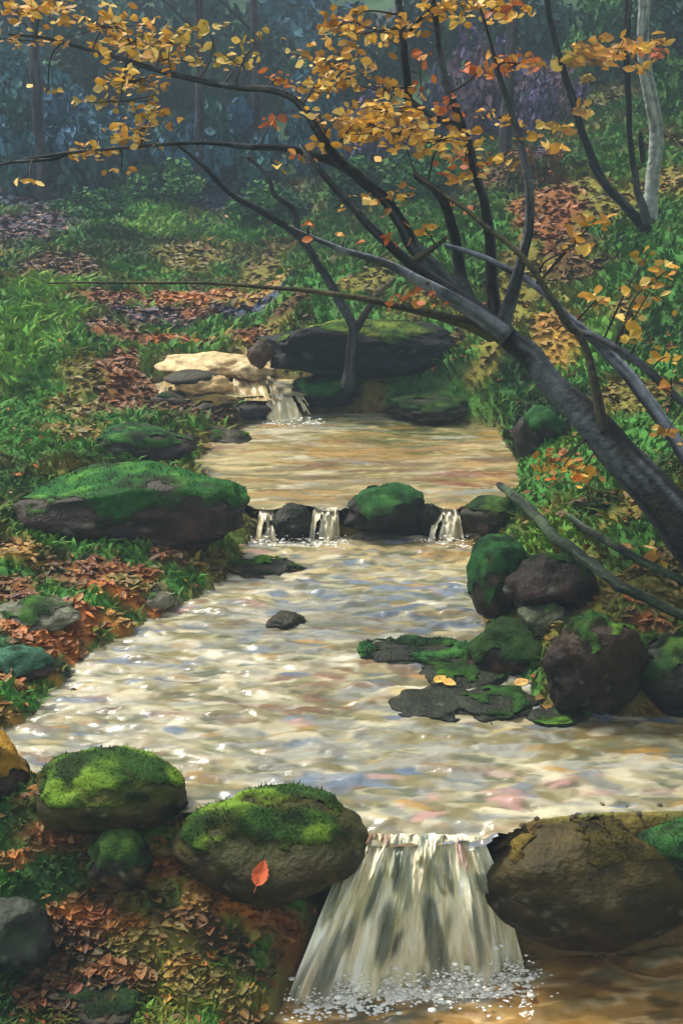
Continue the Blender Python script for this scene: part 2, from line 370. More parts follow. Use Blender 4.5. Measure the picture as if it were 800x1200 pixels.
def fall(name, crest, foot, zc, zf, lip, pal, wts, nstrand, base, extra=(), bulge=.04, nu=320, nv=150, slen=.35, steps=False):
    """a sheet of falling water from a crest line to a foot line, with strands that stand out of it"""
    A, B = PZ(*crest[0], zc), PZ(*crest[1], zc)
    Cc, D = PZ(*foot[0], zf), PZ(*foot[1], zf)
    u = np.linspace(0, 1, nu); t = np.linspace(0, 1, nv)
    U, T = np.meshgrid(u, t)
    top = A + (B - A) * U[..., None]; bot = Cc + (D - Cc) * U[..., None]
    h = zc - zf
    q = np.clip((T - .25) / .75, 0, 1)
    Pp = top + (bot - top) * (q ** 1.3)[..., None]
    Pp[..., 2] = zc - h * (q ** 1.7)
    if steps:
        q2 = np.clip(q + .10 * np.sin(q * 4 * math.pi + 3 * fbm(U*5, 0*U, s=4)), 0, 1)
        Pp[..., 1] = (top + (bot - top) * q[..., None])[..., 1]; Pp[..., 2] = zc - h * q2 + .05 * (fbm(U*7, T*4, s=12) - .4)
    back = np.clip((.25 - T) / .25, 0, 1)
    Pp[..., 1] += back * lip
    Pp[..., 2] -= .035 * back ** .7
    Pp[..., 1] -= (.10 * (fbm(U*4, 0*U, s=int(zc*10)) - .5) + .05 * (fbm(U*15, 0*U, s=3) - .5)) * q * min(1, h * 2)
    Pp[..., 2] -= .03 * ss(.93, 1., q) * h / .5
    sc_ = (np.linalg.norm(B - A) + np.linalg.norm(D - Cc)) / 2
    ridge = fbm(U * sc_ * 26, T * 2.0, s=int(zc*100), o=4) - .5
    out = ridge * .10 * ss(.1, .5, T) + (fbm(U*sc_*9, T*3.5, s=55, o=3) - .5) * .09 * ss(.2, .6, T) * min(1, h*2)
    out = out + bulge * np.sin(q * math.pi)
    C = np.zeros(U.shape + (3,)) + base
    C = C * (.66 + .6 * fbm(U * sc_ * 18, T * 2.5, s=7) + .5 * ss(.5, .75, fbm(U * sc_ * 60, T * 3.5, s=8, o=3)))[..., None]
    r = np.random.default_rng(int(zc*1000))
    ids = r.choice(len(pal), nstrand, p=np.array(wts)/sum(wts))
    items = [(r.random(), r.uniform(.05, 1.), slen * r.uniform(.4, 1.2), .042 * r.uniform(.4, 1.8) / sc_, pal[ids[k]], r.normal(0, .12)) for k in range(nstrand)] + list(extra)
    for k, (cu, ct, l, w_, c, sk) in enumerate(items):
        uu = U - cu - (T - ct) * sk
        d = np.hypot((T - ct) / (l*.5), uu / (w_*.5)) + (fbm(U*sc_*60, T*10, s=k, o=2) - .5) * .5
        w = ss(1.1, .6, d)
        wc = (w * .8)[..., None]
        C = C * (1 - wc) + c * wc
        out = out + w * .010
    Pp[..., 1] -= out; Pp[..., 2] += out * .25
    tear = fbm(U*sc_*24, T*1.7, s=int(zc*31)+2, o=3) - .10 * ss(.16, 0, np.minimum(U, 1-U)) * ss(.2, .5, T) - .04 * ss(.3, .9, T)
    keep = (tear > (-1 if h > .4 else .275)) | (T < .3)
    V = Pp.reshape(-1, 3)
    V, ff, C = compact(V, grid_faces(nu, nv, keep[:-1, :-1] & keep[1:, 1:] & keep[:-1, 1:] & keep[1:, :-1]), C.reshape(-1, 3))
    return tag(mesh(name, V, ff, M_fall, C.reshape(-1, 3)), kind='structure')
FP = [WHITE, CREAM, lin((196, 192, 150)), lin((150, 152, 118)), lin((64, 80, 72)), lin((120, 130, 112)), PINK]
FW = [6, 5, 4, 2, .8, 1.6, .6]
RED = lin((112, 62, 40))
fall('waterfall', ((420, 974), (562, 978)), ((334, 1176), (618, 1150)), L1 - .012, L0 - .01, .10, FP, FW, 120, lin((244, 240, 214)),
     [(.10, .22, .3, .16, RED, 0), (.22, .25, .25, .10, RED, .1), (.06, .3, .2, .1, lin((140, 90, 60)), 0), (.45, .2, .2, .12, lin((150, 120, 70)), 0),
      (.16, .55, .3, .10, CREAM, -.2), (.52, .5, .36, .11, CREAM, -.22), (.75, .8, .3, .08, WHITE, .2), (.30, .22, .2, .06, CREAM, .1), (.66, .22, .24, .06, CREAM, -.1), (.8, .4, .3, .08, PINK, 0), (.45, .9, .2, .09, WHITE, -.3),
      (.60, .80, .36, .11, lin((52, 70, 66)), .2), (.26, .62, .3, .07, lin((70, 92, 90)), -.1), (.70, .55, .3, .05, lin((96, 112, 96)), .1), (.36, .78, .3, .10, lin((60, 74, 66)), 0), (.14, .85, .3, .14, lin((74, 90, 84)), -.1)])
SP = [WHITE, CREAM, WGRY, SAND]
fall('waterfall', ((305, 594), (320, 594)), ((300, 637), (324, 637)), L2 + .005, L1 - .01, .12, SP, [4, 3, 1, 1], 14, lin((190, 182, 148)), nu=40, nv=40)
fall('waterfall', ((368, 594), (396, 594)), ((362, 634), (398, 634)), L2 + .005, L1 - .01, .12, SP, [4, 3, 1, 1], 16, lin((186, 178, 144)), nu=40, nv=40)
fall('waterfall', ((512, 594), (534, 594)), ((500, 636), (544, 636)), L2 + .005, L1 - .01, .12, SP, [4, 3, 1, 1], 16, lin((196, 190, 160)), nu=40, nv=40)
fall('waterfall', ((312, 461), (352, 461)), ((312, 496), (372, 494)), L3 + .005, L2 - .01, .15, SP, [4, 4, 2, 1], 18, lin((196, 188, 150)), nu=40, nv=40)
fall('waterfall', ((200, 420), (316, 422)), ((184, 470), (330, 468)), 1.05, L3 - .01, .30, [CREAM, SAND, lin((176, 140, 88)), lin((90, 72, 52)), WHITE], [4, 4, 2, 1.6, 2], 46, lin((160, 138, 92)), nu=90, nv=60, slen=.22, steps=True, bulge=.0)

def foam(a, b, z, n, spread, seed, label, szr=(.0018, .006)):
    r = np.random.default_rng(seed); v0, f0 = ICO0
    A, B = PZ(*a, z), PZ(*b, z)
    t = r.random(n); p = A + (B - A) * t[:, None]
    p[:, 1] -= np.abs(r.normal(0, spread, n)) - spread*.3; p[:, 0] += r.normal(0, spread*.6, n); p[:, 2] = z + .004 + np.maximum(r.normal(-.02, .03, n), 0) * (spread / .045)
    s_ = r.uniform(*szr, n) * (1 + (r.random(n) < .12) * 1.2)
    V = (v0[None] * s_[:, None, None] * np.array([1.5, 1.0, .55]) + p[:, None, :]).reshape(-1, 3)
    f = (f0[None] + (np.arange(n) * len(v0))[:, None, None]).reshape(-1, 3)
    C = np.repeat(lin((250, 248, 238)) * r.uniform(.85, 1.1, (n, 1)), len(v0), 0)
    tag(mesh('foam', V, f, M_foam, C), label, 'foam', kind='stuff')
def ico0():
    import bmesh
    bm = bmesh.new(); bmesh.ops.create_icosphere(bm, subdivisions=1, radius=1)
    v = np.array([x.co[:] for x in bm.verts]); f = np.array([[q.index for q in p.verts] for p in bm.faces]); bm.free(); return v, f
ICO0 = ico0()
foam((330, 1160), (615, 1146), L0, 8000, .07, 1, 'white foam at the foot of the foreground waterfall')
foam((290, 636), (404, 636), L1, 700, .045, 2, 'white foam below the two left middle falls')
foam((494, 637), (550, 637), L1, 450, .045, 3, 'white foam below the right middle fall')
foam((310, 497), (374, 496), L2, 450, .05, 4, 'white foam below the far small waterfall')

# ------------------------------------------------------------------ rocks
def icosphere(n):
    import bmesh
    bm = bmesh.new(); bmesh.ops.create_icosphere(bm, subdivisions=n, radius=1)
    v = np.array([x.co[:] for x in bm.verts]); f = np.array([[q.index for q in p.verts] for p in bm.faces]); bm.free()
    return v, f
ICO = {n: icosphere(n) for n in (3, 4, 5)}
RK = [lin((54, 46, 36)), lin((30, 27, 22)), lin((92, 66, 44))]
rock_n = [0]
def rock(bbox, label, moss=.5, cat='rock', name='mossy_boulder', depth=.8, sunk=.25, tint=None, flat=0, mossc=None, square=.0, lvl=5, tilt=0, d=None, rough=.28, film=None, facets=9):
    x0, y0, x1, y1 = bbox; rock_n[0] += 1; k = rock_n[0]
    mx, my = (x0+x1)/2, (y0+y1)/2
    r_ = ray(mx, my); th = math.atan2(-r_[2], r_[1])
    g = G(mx, my + .3*(y1-y0)) if d is None else P(mx, my, d)
    for it in range(3):
        s = PXS(g[1], my); rx = (x1-x0) * s / 2 / 1.04; hh = (y1-y0) * s / 2 / 1.04
        ry = depth * rx
        rz = math.sqrt(max(hh**2 - (ry*math.sin(th))**2, (.35*hh)**2)) / math.cos(th)
        if d is None: g = G(mx, my, up=rz * (1 - 2*sunk))
        else: g = P(mx, my, d)
    v, f = ICO[lvl]
    q = v.copy()
    if square: q = np.sign(q) * np.abs(q) ** (1 - square); q /= np.abs(q).max(0)
    n1 = fbm(q[:, 0]*1.3 + k*7, q[:, 1]*1.3, q[:, 2]*1.3, s=k, o=3) - .5
    n2 = fbm(q[:, 0]*4 + k*7, q[:, 1]*4, q[:, 2]*4, s=k+50, o=4) - .5
    n3 = np.abs(fbm(q[:, 0]*2.2, q[:, 1]*2.2, q[:, 2]*2.2 + k, s=k+90, o=3) - .5)
    rk_ = np.random.default_rng(k + 1000)
    for _ in range(facets):                      # broken faces
        pn = rk_.normal(0, 1, 3); pn /= np.linalg.norm(pn); pd = rk_.uniform(.72, .95)
        ov = np.maximum(q @ pn - pd, 0); q = q - ov[:, None] * pn * .85
    q = q * (1 + n1*rough*2.6 + n2*rough*.8 - n3*rough*1.2)[:, None]
    mid = (q.max(0) + q.min(0)) / 2; q = (q - mid) / ((q.max(0) - q.min(0)) / 2)
    if tilt: q[:, 2] += tilt * q[:, 0]
    P3 = q * np.array([rx, ry, rz])
    nz = None
    me_n = P3 / np.array([rx, ry, rz])**2; me_n /= np.linalg.norm(me_n, axis=1)[:, None]
    rk = RK if tint is None else [tint, tint * .5, tint * 1.4]
    a = fbm(q[:, 0]*2.2, q[:, 1]*2.2, q[:, 2]*3 + k, s=k+5)[:, None]; b = fbm(q[:, 0]*3.5, q[:, 1]*3.5, q[:, 2]*3 + k, s=k+15)[:, None]
    C = rk[0] + (rk[1] - rk[0]) * ss(.42, .6, a); C = C + (rk[2] - C) * ss(.52, .66, b) * .8
    sp_ = fbm(q[:, 0]*16, q[:, 1]*16, q[:, 2]*16, s=k+25, o=3)[:, None]; C = C * (.75 + .5*sp_) + lin((120, 124, 104)) * .5 * ss(.66, .76, sp_) * ss(.5, .6, a)
    fl = lin((36, 44, 22)) if film is None else film
    up_ = me_n[:, 2:3] + (fbm(q[:, 0]*3, q[:, 1]*3, q[:, 2]*3, s=k+60, o=5)[:, None] - .5) * 1.1
    C = C + (fl - C) * ss(-.15, .75, up_) * (.5 if film is None else .75)          # thin algae that thins out down the sides
    root = mesh(name, P3, f, M_rock, C)
    root.location = g
    tag(root, label, cat)
    if moss > 0:
        mk = me_n[:, 2] + (fbm(q[:, 0]*2.5, q[:, 1]*2.5, q[:, 2]*2.5, s=k+200, o=5) - .5) * 2.0
        m = mk - (1 - moss * 1.1)
        lift = np.clip(m * .06, -.004, .016) * min(1, rx / .25) + (fbm(P3[:, 0]*40, P3[:, 1]*40, P3[:, 2]*40, s=k, o=2) - .5) * .012
        sel = (m[f] > -.03).all(1)
        if sel.sum() > 4:
            V = P3 + me_n * lift[:, None]
            cc = np.array(mossc if mossc is not None else [lin((44, 76, 30)), lin((84, 124, 40)), lin((30, 48, 22))])
            t = fbm(P3[:, 0]*6, P3[:, 1]*6, P3[:, 2]*6 + k, s=k+300)[:, None]; t2 = fbm(P3[:, 0]*9 + 3, P3[:, 1]*14, P3[:, 2]*9, s=k+400)[:, None]
            mc = cc[0] + (cc[1] - cc[0]) * ss(.5, .66, t); mc = mc + (cc[2] - mc) * ss(.52, .66, t2)
            mc = C + (mc - C) * ss(-.05, .28, m)[:, None]      # thin moss lets the stone show
            V2, f2, mc2 = compact(V, f[sel], mc)
            # short moss shoots standing on the cap
            area = max(40, int(len(f2) * .8)); rr = np.random.default_rng(k)
            fi = rr.integers(0, len(f2), area); bc = rr.dirichlet([1, 1, 1], area)
            bp = (V2[f2[fi]] * bc[:, :, None]).sum(1); nn = bp / np.array([rx, ry, rz])**2; nn /= np.linalg.norm(nn, axis=1)[:, None]
            hgt = rr.uniform(.004, .012, area)[:, None] * min(1.6, max(.7, rx/.3)); tn = rr.normal(0, 1, (area, 3)); tn -= (tn*nn).sum(1)[:, None]*nn; tn /= np.linalg.norm(tn, axis=1)[:, None]
            w_ = hgt * .28
            sv = np.stack([bp - tn*w_, bp + tn*w_, bp + (nn + rr.normal(0, .35, (area, 3))) * hgt], 1).reshape(-1, 3)
            scol = np.repeat(mc2[f2[fi, 0]] * rr.uniform(.7, 1.5, (area, 1)), 3, 0)
            nb = len(V2)
            o = mesh('moss', np.concatenate([V2, sv]), [np.concatenate([f2, nb + np.arange(area*3).reshape(-1, 3)])], M_moss, np.concatenate([mc2, scol]), root)
    return root

BRIGHT = [lin((44, 70, 28)), lin((104, 134, 44)), lin((36, 50, 24))]
EMER = [lin((42, 82, 42)), lin((68, 116, 52)), lin((32, 54, 32))]
DARKM = [lin((36, 58, 28)), lin((64, 90, 36)), lin((26, 38, 20))]
OLM = [lin((64, 58, 26)), lin((104, 88, 38)), lin((40, 36, 20))]
# foreground
rock((34, 878, 224, 982), 'low mossy boulder at the left edge of the pool with a bright green crown', .46, mossc=BRIGHT, depth=.62, sunk=.28, rough=.12, facets=3, tint=lin((56, 46, 20)), film=lin((66, 70, 18)))
rock((192, 918, 438, 1056), 'big dark boulder left of the foreground waterfall with a bright green moss patch', .32, mossc=BRIGHT, depth=.66, sunk=.24, tint=lin((48, 38, 18)), rough=.12, facets=3, film=lin((54, 56, 16)))
rock((548, 958, 832, 1118), 'long low brown boulder right of the foreground waterfall with olive tints', .14, mossc=OLM, depth=.5, d=3.37, tint=lin((46, 36, 18)), rough=.12, facets=3, film=lin((64, 54, 18)))
rock((728, 960, 960, 1070), 'dark boulder cut by the right edge of the frame with a green mossy top', .4, mossc=[lin((36, 66, 34)), lin((52, 92, 44)), lin((26, 42, 26))], d=3.36, depth=.4, sunk=.2, tint=lin((30, 28, 22)), rough=.14, facets=3)
rock((98, 968, 184, 1050), 'small round mossy stone among rust leaves below the left boulders', .8, mossc=DARKM, sunk=.2, lvl=4)
rock((-40, 1050, 66, 1150), 'bare grey stone in the bottom left corner', 0, name='grey_rock', tint=lin((62, 64, 58)), sunk=.25, lvl=4)
rock((-60, 860, 36, 950), 'mustard coloured mossy stone at the left frame edge beside the pool', .8, mossc=[lin((130, 98, 36)), lin((158, 120, 44)), lin((84, 66, 30))], sunk=.3, lvl=4)
rock((60, 1140, 170, 1200), 'dark flat stone at the bottom edge under the orange leaves', .25, mossc=DARKM, sunk=.4, lvl=4, name='flat_rock')
# left bank
rock((6, 544, 298, 652), 'long brown purple ledge on the left bank under a broad bright green moss cover', .58, mossc=[lin((44, 88, 40)), lin((80, 132, 54)), lin((36, 58, 32))], name='rock_ledge', depth=.46, sunk=.24, square=.1, rough=.22, facets=6, tint=lin((58, 42, 36)), film=lin((46, 46, 34)))
rock((104, 497, 236, 548), 'purple brown rock with green fringe just above the long left ledge', .4, mossc=EMER, depth=.6, sunk=.3, tint=lin((64, 50, 48)), lvl=4)
rock((222, 500, 296, 530), 'small dark pointed rock at the left end of the upper pool', .1, name='dark_rock', sunk=.35, lvl=4)
rock((258, 470, 320, 492), 'flat purple black stone left of the far small waterfall', .0, name='flat_rock', sunk=.4, lvl=3, tint=lin((58, 50, 54)))
rock((256, 652, 364, 682), 'thin flat dark stone lying in the left shallows of the main pool', .1, name='flat_rock', sunk=.4, lvl=4, depth=.6)
rock((310, 716, 360, 742), 'lone small dark stone standing in the middle of the main pool', .0, name='dark_rock', sunk=.3, lvl=4)
rock((-20, 697, 98, 748), 'pale grey slab on the left bank above the orange leaves', .12, name='grey_rock', tint=lin((128, 126, 106)), sunk=.35, lvl=4)
rock((166, 692, 206, 720), 'small pale grey stone at the water edge on the left bank', .1, name='grey_rock', tint=lin((130, 126, 104)), sunk=.3, lvl=3)
rock((-20, 755, 66, 808), 'teal green mossy stone low on the left bank', .85, mossc=[lin((48, 78, 60)), lin((70, 112, 88)), lin((34, 54, 40))], sunk=.35, lvl=4)
# stones of the middle falls
rock((484, 588, 520, 634), 'narrow black stone left of the right middle fall', .0, name='dark_rock', sunk=.2, lvl=4, tint=lin((34, 31, 28)))
rock((180, 412, 304, 442), 'broad pale tan slab washed by the far left rapids', 0, name='pale_rock', sunk=.3, lvl=4, tint=lin((206, 178, 128)), d=9.5, film=lin((196, 172, 124)), depth=.7)
rock((204, 438, 276, 468), 'lower pale tan slab at the foot of the far left rapids', 0, name='pale_rock', sunk=.3, lvl=4, tint=lin((200, 164, 110)), d=8.95, film=lin((190, 160, 110)), depth=.6)
rock((270, 420, 326, 446), 'small cream stone right of the far left rapids', 0, name='pale_rock', sunk=.3, lvl=4, tint=lin((206, 186, 146)), d=9.2, film=lin((190, 166, 120)))
rock((312, 588, 374, 640), 'round black stone between the two left middle falls', .0, name='dark_rock', sunk=.2, lvl=4, tint=lin((34, 30, 26)))
rock((394, 566, 502, 632), 'black stone with a bright green moss arch in the middle fall line', .42, mossc=EMER, sunk=.2, lvl=4, tint=lin((36, 32, 28)))
rock((536, 580, 618, 632), 'dark stone at the right end of the middle fall line', .5, mossc=DARKM, sunk=.2, lvl=4)
# far head of the stream
rock((290, 374, 540, 446), 'long black overhanging bank stone across the head of the stream', .22, mossc=[lin((66, 96, 40)), lin((112, 124, 50)), lin((48, 66, 30))], name='rock_ledge', depth=.35, sunk=.1, square=.4, tint=lin((11, 10, 9)), d=9.2, rough=.2, film=lin((14, 15, 9)))
rock((288, 396, 324, 434), 'small rounded brown stone at the left end of the black bank', .1, name='brown_rock', sunk=.2, lvl=3, d=9.0, tint=lin((84, 62, 48)))
rock((336, 440, 424, 480), 'dark stone with a green cap beside the far small waterfall', .45, mossc=EMER, sunk=.25, lvl=4, tint=lin((30, 28, 24)))
rock((446, 458, 566, 494), 'flat dark slab on the far right shore of the upper pool', .3, mossc=DARKM, name='flat_rock', sunk=.35, lvl=4)
rock((190, 432, 262, 452), 'dark wet stone parting the far left rapids', .0, name='dark_rock', sunk=.3, lvl=3, tint=lin((70, 56, 42)), d=9.0)
rock((176, 458, 226, 482), 'small brown stone at the left foot of the far rapids', .15, mossc=DARKM, name='brown_rock', sunk=.3, lvl=3, tint=lin((74, 58, 42)), d=8.82)
rock((218, 462, 290, 486), 'middle brown stone along the foot of the far rapids', .3, mossc=OLM, name='brown_rock', sunk=.3, lvl=3, tint=lin((66, 54, 40)), d=8.78)
# right bank
rock((598, 474, 672, 540), 'dark hollow stone under the leaning trunk with a green front', .45, mossc=EMER, sunk=.25, lvl=4, tint=lin((40, 34, 32)))
rock((546, 632, 628, 744), 'upright boulder with a curved green moss edge at the right shore', .85, mossc=EMER, sunk=.2, lvl=4, depth=.9)
rock((586, 646, 700, 724), 'reddish brown boulder under the low fallen branches', .12, name='brown_boulder', sunk=.25, tint=lin((44, 29, 21)), lvl=4, film=lin((34, 30, 18)))
rock((628, 712, 766, 836), 'large dark brown boulder on the right bank with a black face', .14, name='brown_boulder', sunk=.2, tint=lin((32, 23, 16)), film=lin((48, 34, 20)))
rock((604, 700, 672, 752), 'pale grey green slab wedged between the right bank boulders', .15, name='grey_rock', sunk=.2, tint=lin((84, 90, 66)), lvl=4)
rock((742, 750, 850, 850), 'dark green boulder at the right frame edge above the pool', .55, mossc=DARKM, sunk=.25, lvl=4, tint=lin((34, 32, 28)))
rock((408, 747, 566, 786), 'long low black rock reaching into the main pool from the right', .08, mossc=EMER, name='flat_rock', sunk=.4, depth=.5, tint=lin((34, 31, 26)))
rock((540, 726, 650, 806), 'broad mossy hump behind the black shore stones', .8, mossc=[lin((42, 64, 30)), lin((70, 86, 36)), lin((30, 42, 20))], sunk=.3, lvl=4)
rock((488, 768, 606, 810), 'black ledge stone with two yellow leaves at the right shore', .12, name='flat_rock', sunk=.35, lvl=4, tint=lin((32, 29, 26)))
rock((452, 806, 562, 842), 'leftmost black stone at the foot of the right shore', .0, name='dark_rock', sunk=.3, lvl=4, tint=lin((30, 28, 26)))
rock((530, 804, 640, 848), 'middle rounded black stone at the foot of the right shore', .05, name='dark_rock', sunk=.3, lvl=4, tint=lin((30, 28, 24)))
rock((610, 818, 704, 852), 'small dark stone below the large brown boulder', .1, name='dark_rock', sunk=.3, lvl=3, tint=lin((36, 34, 28)))
rock((688, 822, 722, 846), 'small blue grey stone at the foot of the large brown boulder', .0, name='grey_rock', sunk=.3, lvl=3, tint=lin((92, 98, 116)))

# ------------------------------------------------------------------ ground cover
def leaf_mesh(c, dirv, nrm, size, asp, fold=.25):
    """pointed oval leaves: centres, long axes, normals, lengths -> verts and quads"""
    n = len(c)
    dirv = dirv / np.linalg.norm(dirv, axis=1)[:, None]
    side = np.cross(nrm, dirv); side /= np.linalg.norm(side, axis=1)[:, None] + 1e-9
    up = np.cross(dirv, side)
    L = size[:, None]; W = (size * asp)[:, None]
    ax = [(-.5, 0), (-.32, .30), (-.02, .5), (.28, .30), (.5, 0)]
    L_ = [c + dirv*L*a + side*W*b + up*W*b*2*fold for a, b in ax]
    R_ = [c + dirv*L*a - side*W*b + up*W*b*2*fold for a, b in ax[1:4]]
    V = np.stack(L_ + R_, 1).reshape(-1, 3)
    b = np.arange(n)[:, None] * 8
    f = np.concatenate([b + np.array([0, 4, 3, 2, 1]), b + np.array([0, 5, 6, 7, 4])])
    return V, f
def rot_rand(n, r): 
    a = r.normal(0, 1, (n, 3)); return a / np.linalg.norm(a, axis=1)[:, None]
def ground_pts(n, r):
    """points on the ground, denser near the eye"""
    y = 2.9 + (18 - 2.9) * r.random(n) ** 2.0
    x = (r.random(n) * 2 - 1) * (.55 + .37 * y)
    return x, y
def colour_at(x, y):
    return np.stack([bil(GC[..., k], x, y) for k in range(3)], -1)
r = np.random.default_rng(11)
x, y = ground_pts(130000, r)
sd = bil(GSD, x, y); c = colour_at(x, y); z = H(x, y)
ok = (sd > .03) & ~((x > .3) & (y < 3.75))
green = (c[:, 1] > c[:, 0] * 1.02) & (c[:, 2] < c[:, 1]*.8)
k = ok & green
gx, gy, gz, gc = x[k], y[k], z[k], c[k]
n = len(gx)
hgt = (.012 + .0052 * gy) * r.uniform(.5, 1.6, n) ** 1.2; hgt = np.minimum(hgt, .12) * (.5 + 1.0 * fbm(gx*1.7, gy*1.7, s=77))
lean = r.normal(0, .75, (n, 2)) + np.stack([fbm(gx*2, gy*2, s=5) - .5, fbm(gx*2, gy*2, s=6) - .5], -1) * 3
w_ = hgt * r.uniform(.16, .32, n)
gz = gz - .0; an = r.uniform(0, 6.28, n); sx, sy = np.cos(an)*w_, np.sin(an)*w_
b = np.stack([gx, gy, gz - .004], -1); sdv = np.stack([sx, sy, 0*sx], -1)
mid = b + np.stack([lean[:, 0]*hgt*.25, lean[:, 1]*hgt*.25, hgt*.6], -1); tip = b + np.stack([lean[:, 0]*hgt*.8, lean[:, 1]*hgt*.8, hgt*.85], -1)
V = np.stack([b - sdv, b + sdv, mid + sdv*.8, mid - sdv*.8, tip], 1).reshape(-1, 3)
i5 = np.arange(n)[:, None] * 5
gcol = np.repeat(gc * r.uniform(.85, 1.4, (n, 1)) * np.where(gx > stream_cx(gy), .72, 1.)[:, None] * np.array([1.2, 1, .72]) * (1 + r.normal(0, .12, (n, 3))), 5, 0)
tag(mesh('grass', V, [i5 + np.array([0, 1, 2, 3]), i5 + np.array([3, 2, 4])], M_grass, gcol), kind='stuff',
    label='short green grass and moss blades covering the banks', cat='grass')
# fallen leaves lying as litter
kk = ok & ~green & (r.random(len(x)) < np.where(x > stream_cx(y), .45, .55))
k2 = ok & green & (r.random(len(x)) < .03)
k = kk | k2
lx, ly, lz, lc = x[k], y[k], z[k], c[k].copy()
g2 = k2[k]
n = len(lx)
litter_cols = np.stack([lin(q) for q in ((176, 96, 40), (150, 74, 40), (190, 130, 52), (120, 70, 44), (100, 66, 48), (140, 104, 56))])
pick = litter_cols[r.integers(0, len(litter_cols), n)]
mixw = np.where(g2, .9, r.uniform(.0, .45, n))[:, None]
lc = lc * (1 - mixw) + pick * mixw
lc = lc * r.uniform(.5, 1.2, (n, 1))
size = (.030 + .0050 * ly) * r.uniform(.6, 1.5, n)
dv = rot_rand(n, r); dv[:, 2] *= .25
nr = rot_rand(n, r) * .35; nr[:, 2] += 1
V, f = leaf_mesh(np.stack([lx, ly, lz + .006 + r.random(n)*.012], -1), dv, nr, size, r.uniform(.4, .7, n))
tag(mesh('leaf_litter', V, f, M_litter, np.repeat(lc, 8, 0)), kind='stuff', label='rust, orange and brown fallen leaves covering the banks', cat='leaf litter')

# pebbles along the shores
r = np.random.default_rng(23)
x = r.uniform(-2.6, 2.6, 60000); y = r.uniform(2.95, 9.4, 60000); sd = bil(GSD, x, y)
k = (sd > -.045) & (sd < .06 * r.random(60000) ** 1.5 + .01) & (r.random(60000) < .55) & ~((y < 3.5) & (x < .62)); x, y = x[k], y[k]; n = len(x)
v0, f0 = ICO0; v0 = v0 * np.array([1, .8, .6])
s_ = .006 + .016 * r.random(n) ** 2.5
an = r.uniform(0, 6.28, n); ca, sa = np.cos(an)[:, None], np.sin(an)[:, None]
jit = 1 + r.normal(0, .12, (n, len(v0), 1))
vv = v0[None] * s_[:, None, None] * jit
vx, vy = vv[..., 0]*ca - vv[..., 1]*sa, vv[..., 0]*sa + vv[..., 1]*ca
V = np.stack([vx + x[:, None], vy + y[:, None], vv[..., 2] + np.maximum(H(x, y), S(x, y) - .006)[:, None] + .1 * s_[:, None]], -1).reshape(-1, 3)
f = (f0[None] + (np.arange(n) * len(v0))[:, None, None]).reshape(-1, 3)
pc = np.stack([lin(q) for q in ((96, 84, 62), (64, 56, 44), (130, 118, 92), (84, 66, 48), (52, 50, 44))])[r.integers(0, 5, n)] * r.uniform(.6, 1.2, (n, 1))
tag(mesh('gravel', V, f, M_rock, np.repeat(pc, len(v0), 0)), kind='stuff', label='small wet pebbles along the edges of the stream', cat='gravel')

# single leaves one can point at
def fallen_leaf(px, py, sz, ang, colr, label, lift=.0, d=None, tip=.1):
    g = None
    dg = bpy.context.evaluated_depsgraph_get()
    rr = ray(px, py); 
    hit, loc, nrm, *_ = sc.ray_cast(dg, Vector((0, 0, CZ)), Vector(rr).normalized())
    loc = np.array(loc); nrm = np.array(nrm)
    if nrm[2] < .2: nrm = np.array([0, -.3, 1.])
    s = sz * PXS(loc[1], py)
    dv = np.array([[math.cos(ang), math.sin(ang), tip]]); dv = dv - (dv @ nrm)[:, None]*nrm*.8
    dv = dv[0] / np.linalg.norm(dv[0]); nn = nrm + np.array([0, -.25, 0]); sd_ = np.cross(nn, dv); sd_ /= np.linalg.norm(sd_); up = np.cross(dv, sd_)
    t = np.linspace(0, 1, 13); u = np.linspace(-1, 1, 7); T_, U_ = np.meshgrid(t, u, indexing='ij')
    wd = .34 * np.sin(math.pi * T_ ** .85) ** .8 * (1 - .25 * T_) * (1 + .10 * np.sin(T_ * 40) * np.abs(U_))
    V = ((T_ - .5)[..., None] * dv + (U_ * wd)[..., None] * sd_ + (.16 * (np.abs(U_) * wd * 2) ** 1.3 + .22 * (T_ - .4) ** 2)[..., None] * up) * s
    V = V.reshape(-1, 3); f = grid_faces(7, 13)
    Cl = lin(colr) * (.8 + .35 * np.abs(U_).reshape(-1, 1)) * (1 - .35 * (fbm(T_*6, U_*3, s=int(px), o=2).reshape(-1, 1) > .58))
    st = np.array([-.5*dv*s, -.62*dv*s + .02*up*s, -.75*dv*s + .06*up*s]); 
    Vt, (fq, ft) = tube(np.c_[st, [s*.018, s*.015, s*.012]], seg=5, n=8)
    o = mesh('fallen_leaf', V, f, M_litter, Cl)
    mesh('stalk', Vt, [fq, ft], M_litter, np.tile(lin(colr) * .5, (len(Vt), 1)), o)
    o.location = loc + nrm * .014
    return tag(o, label, 'leaf')
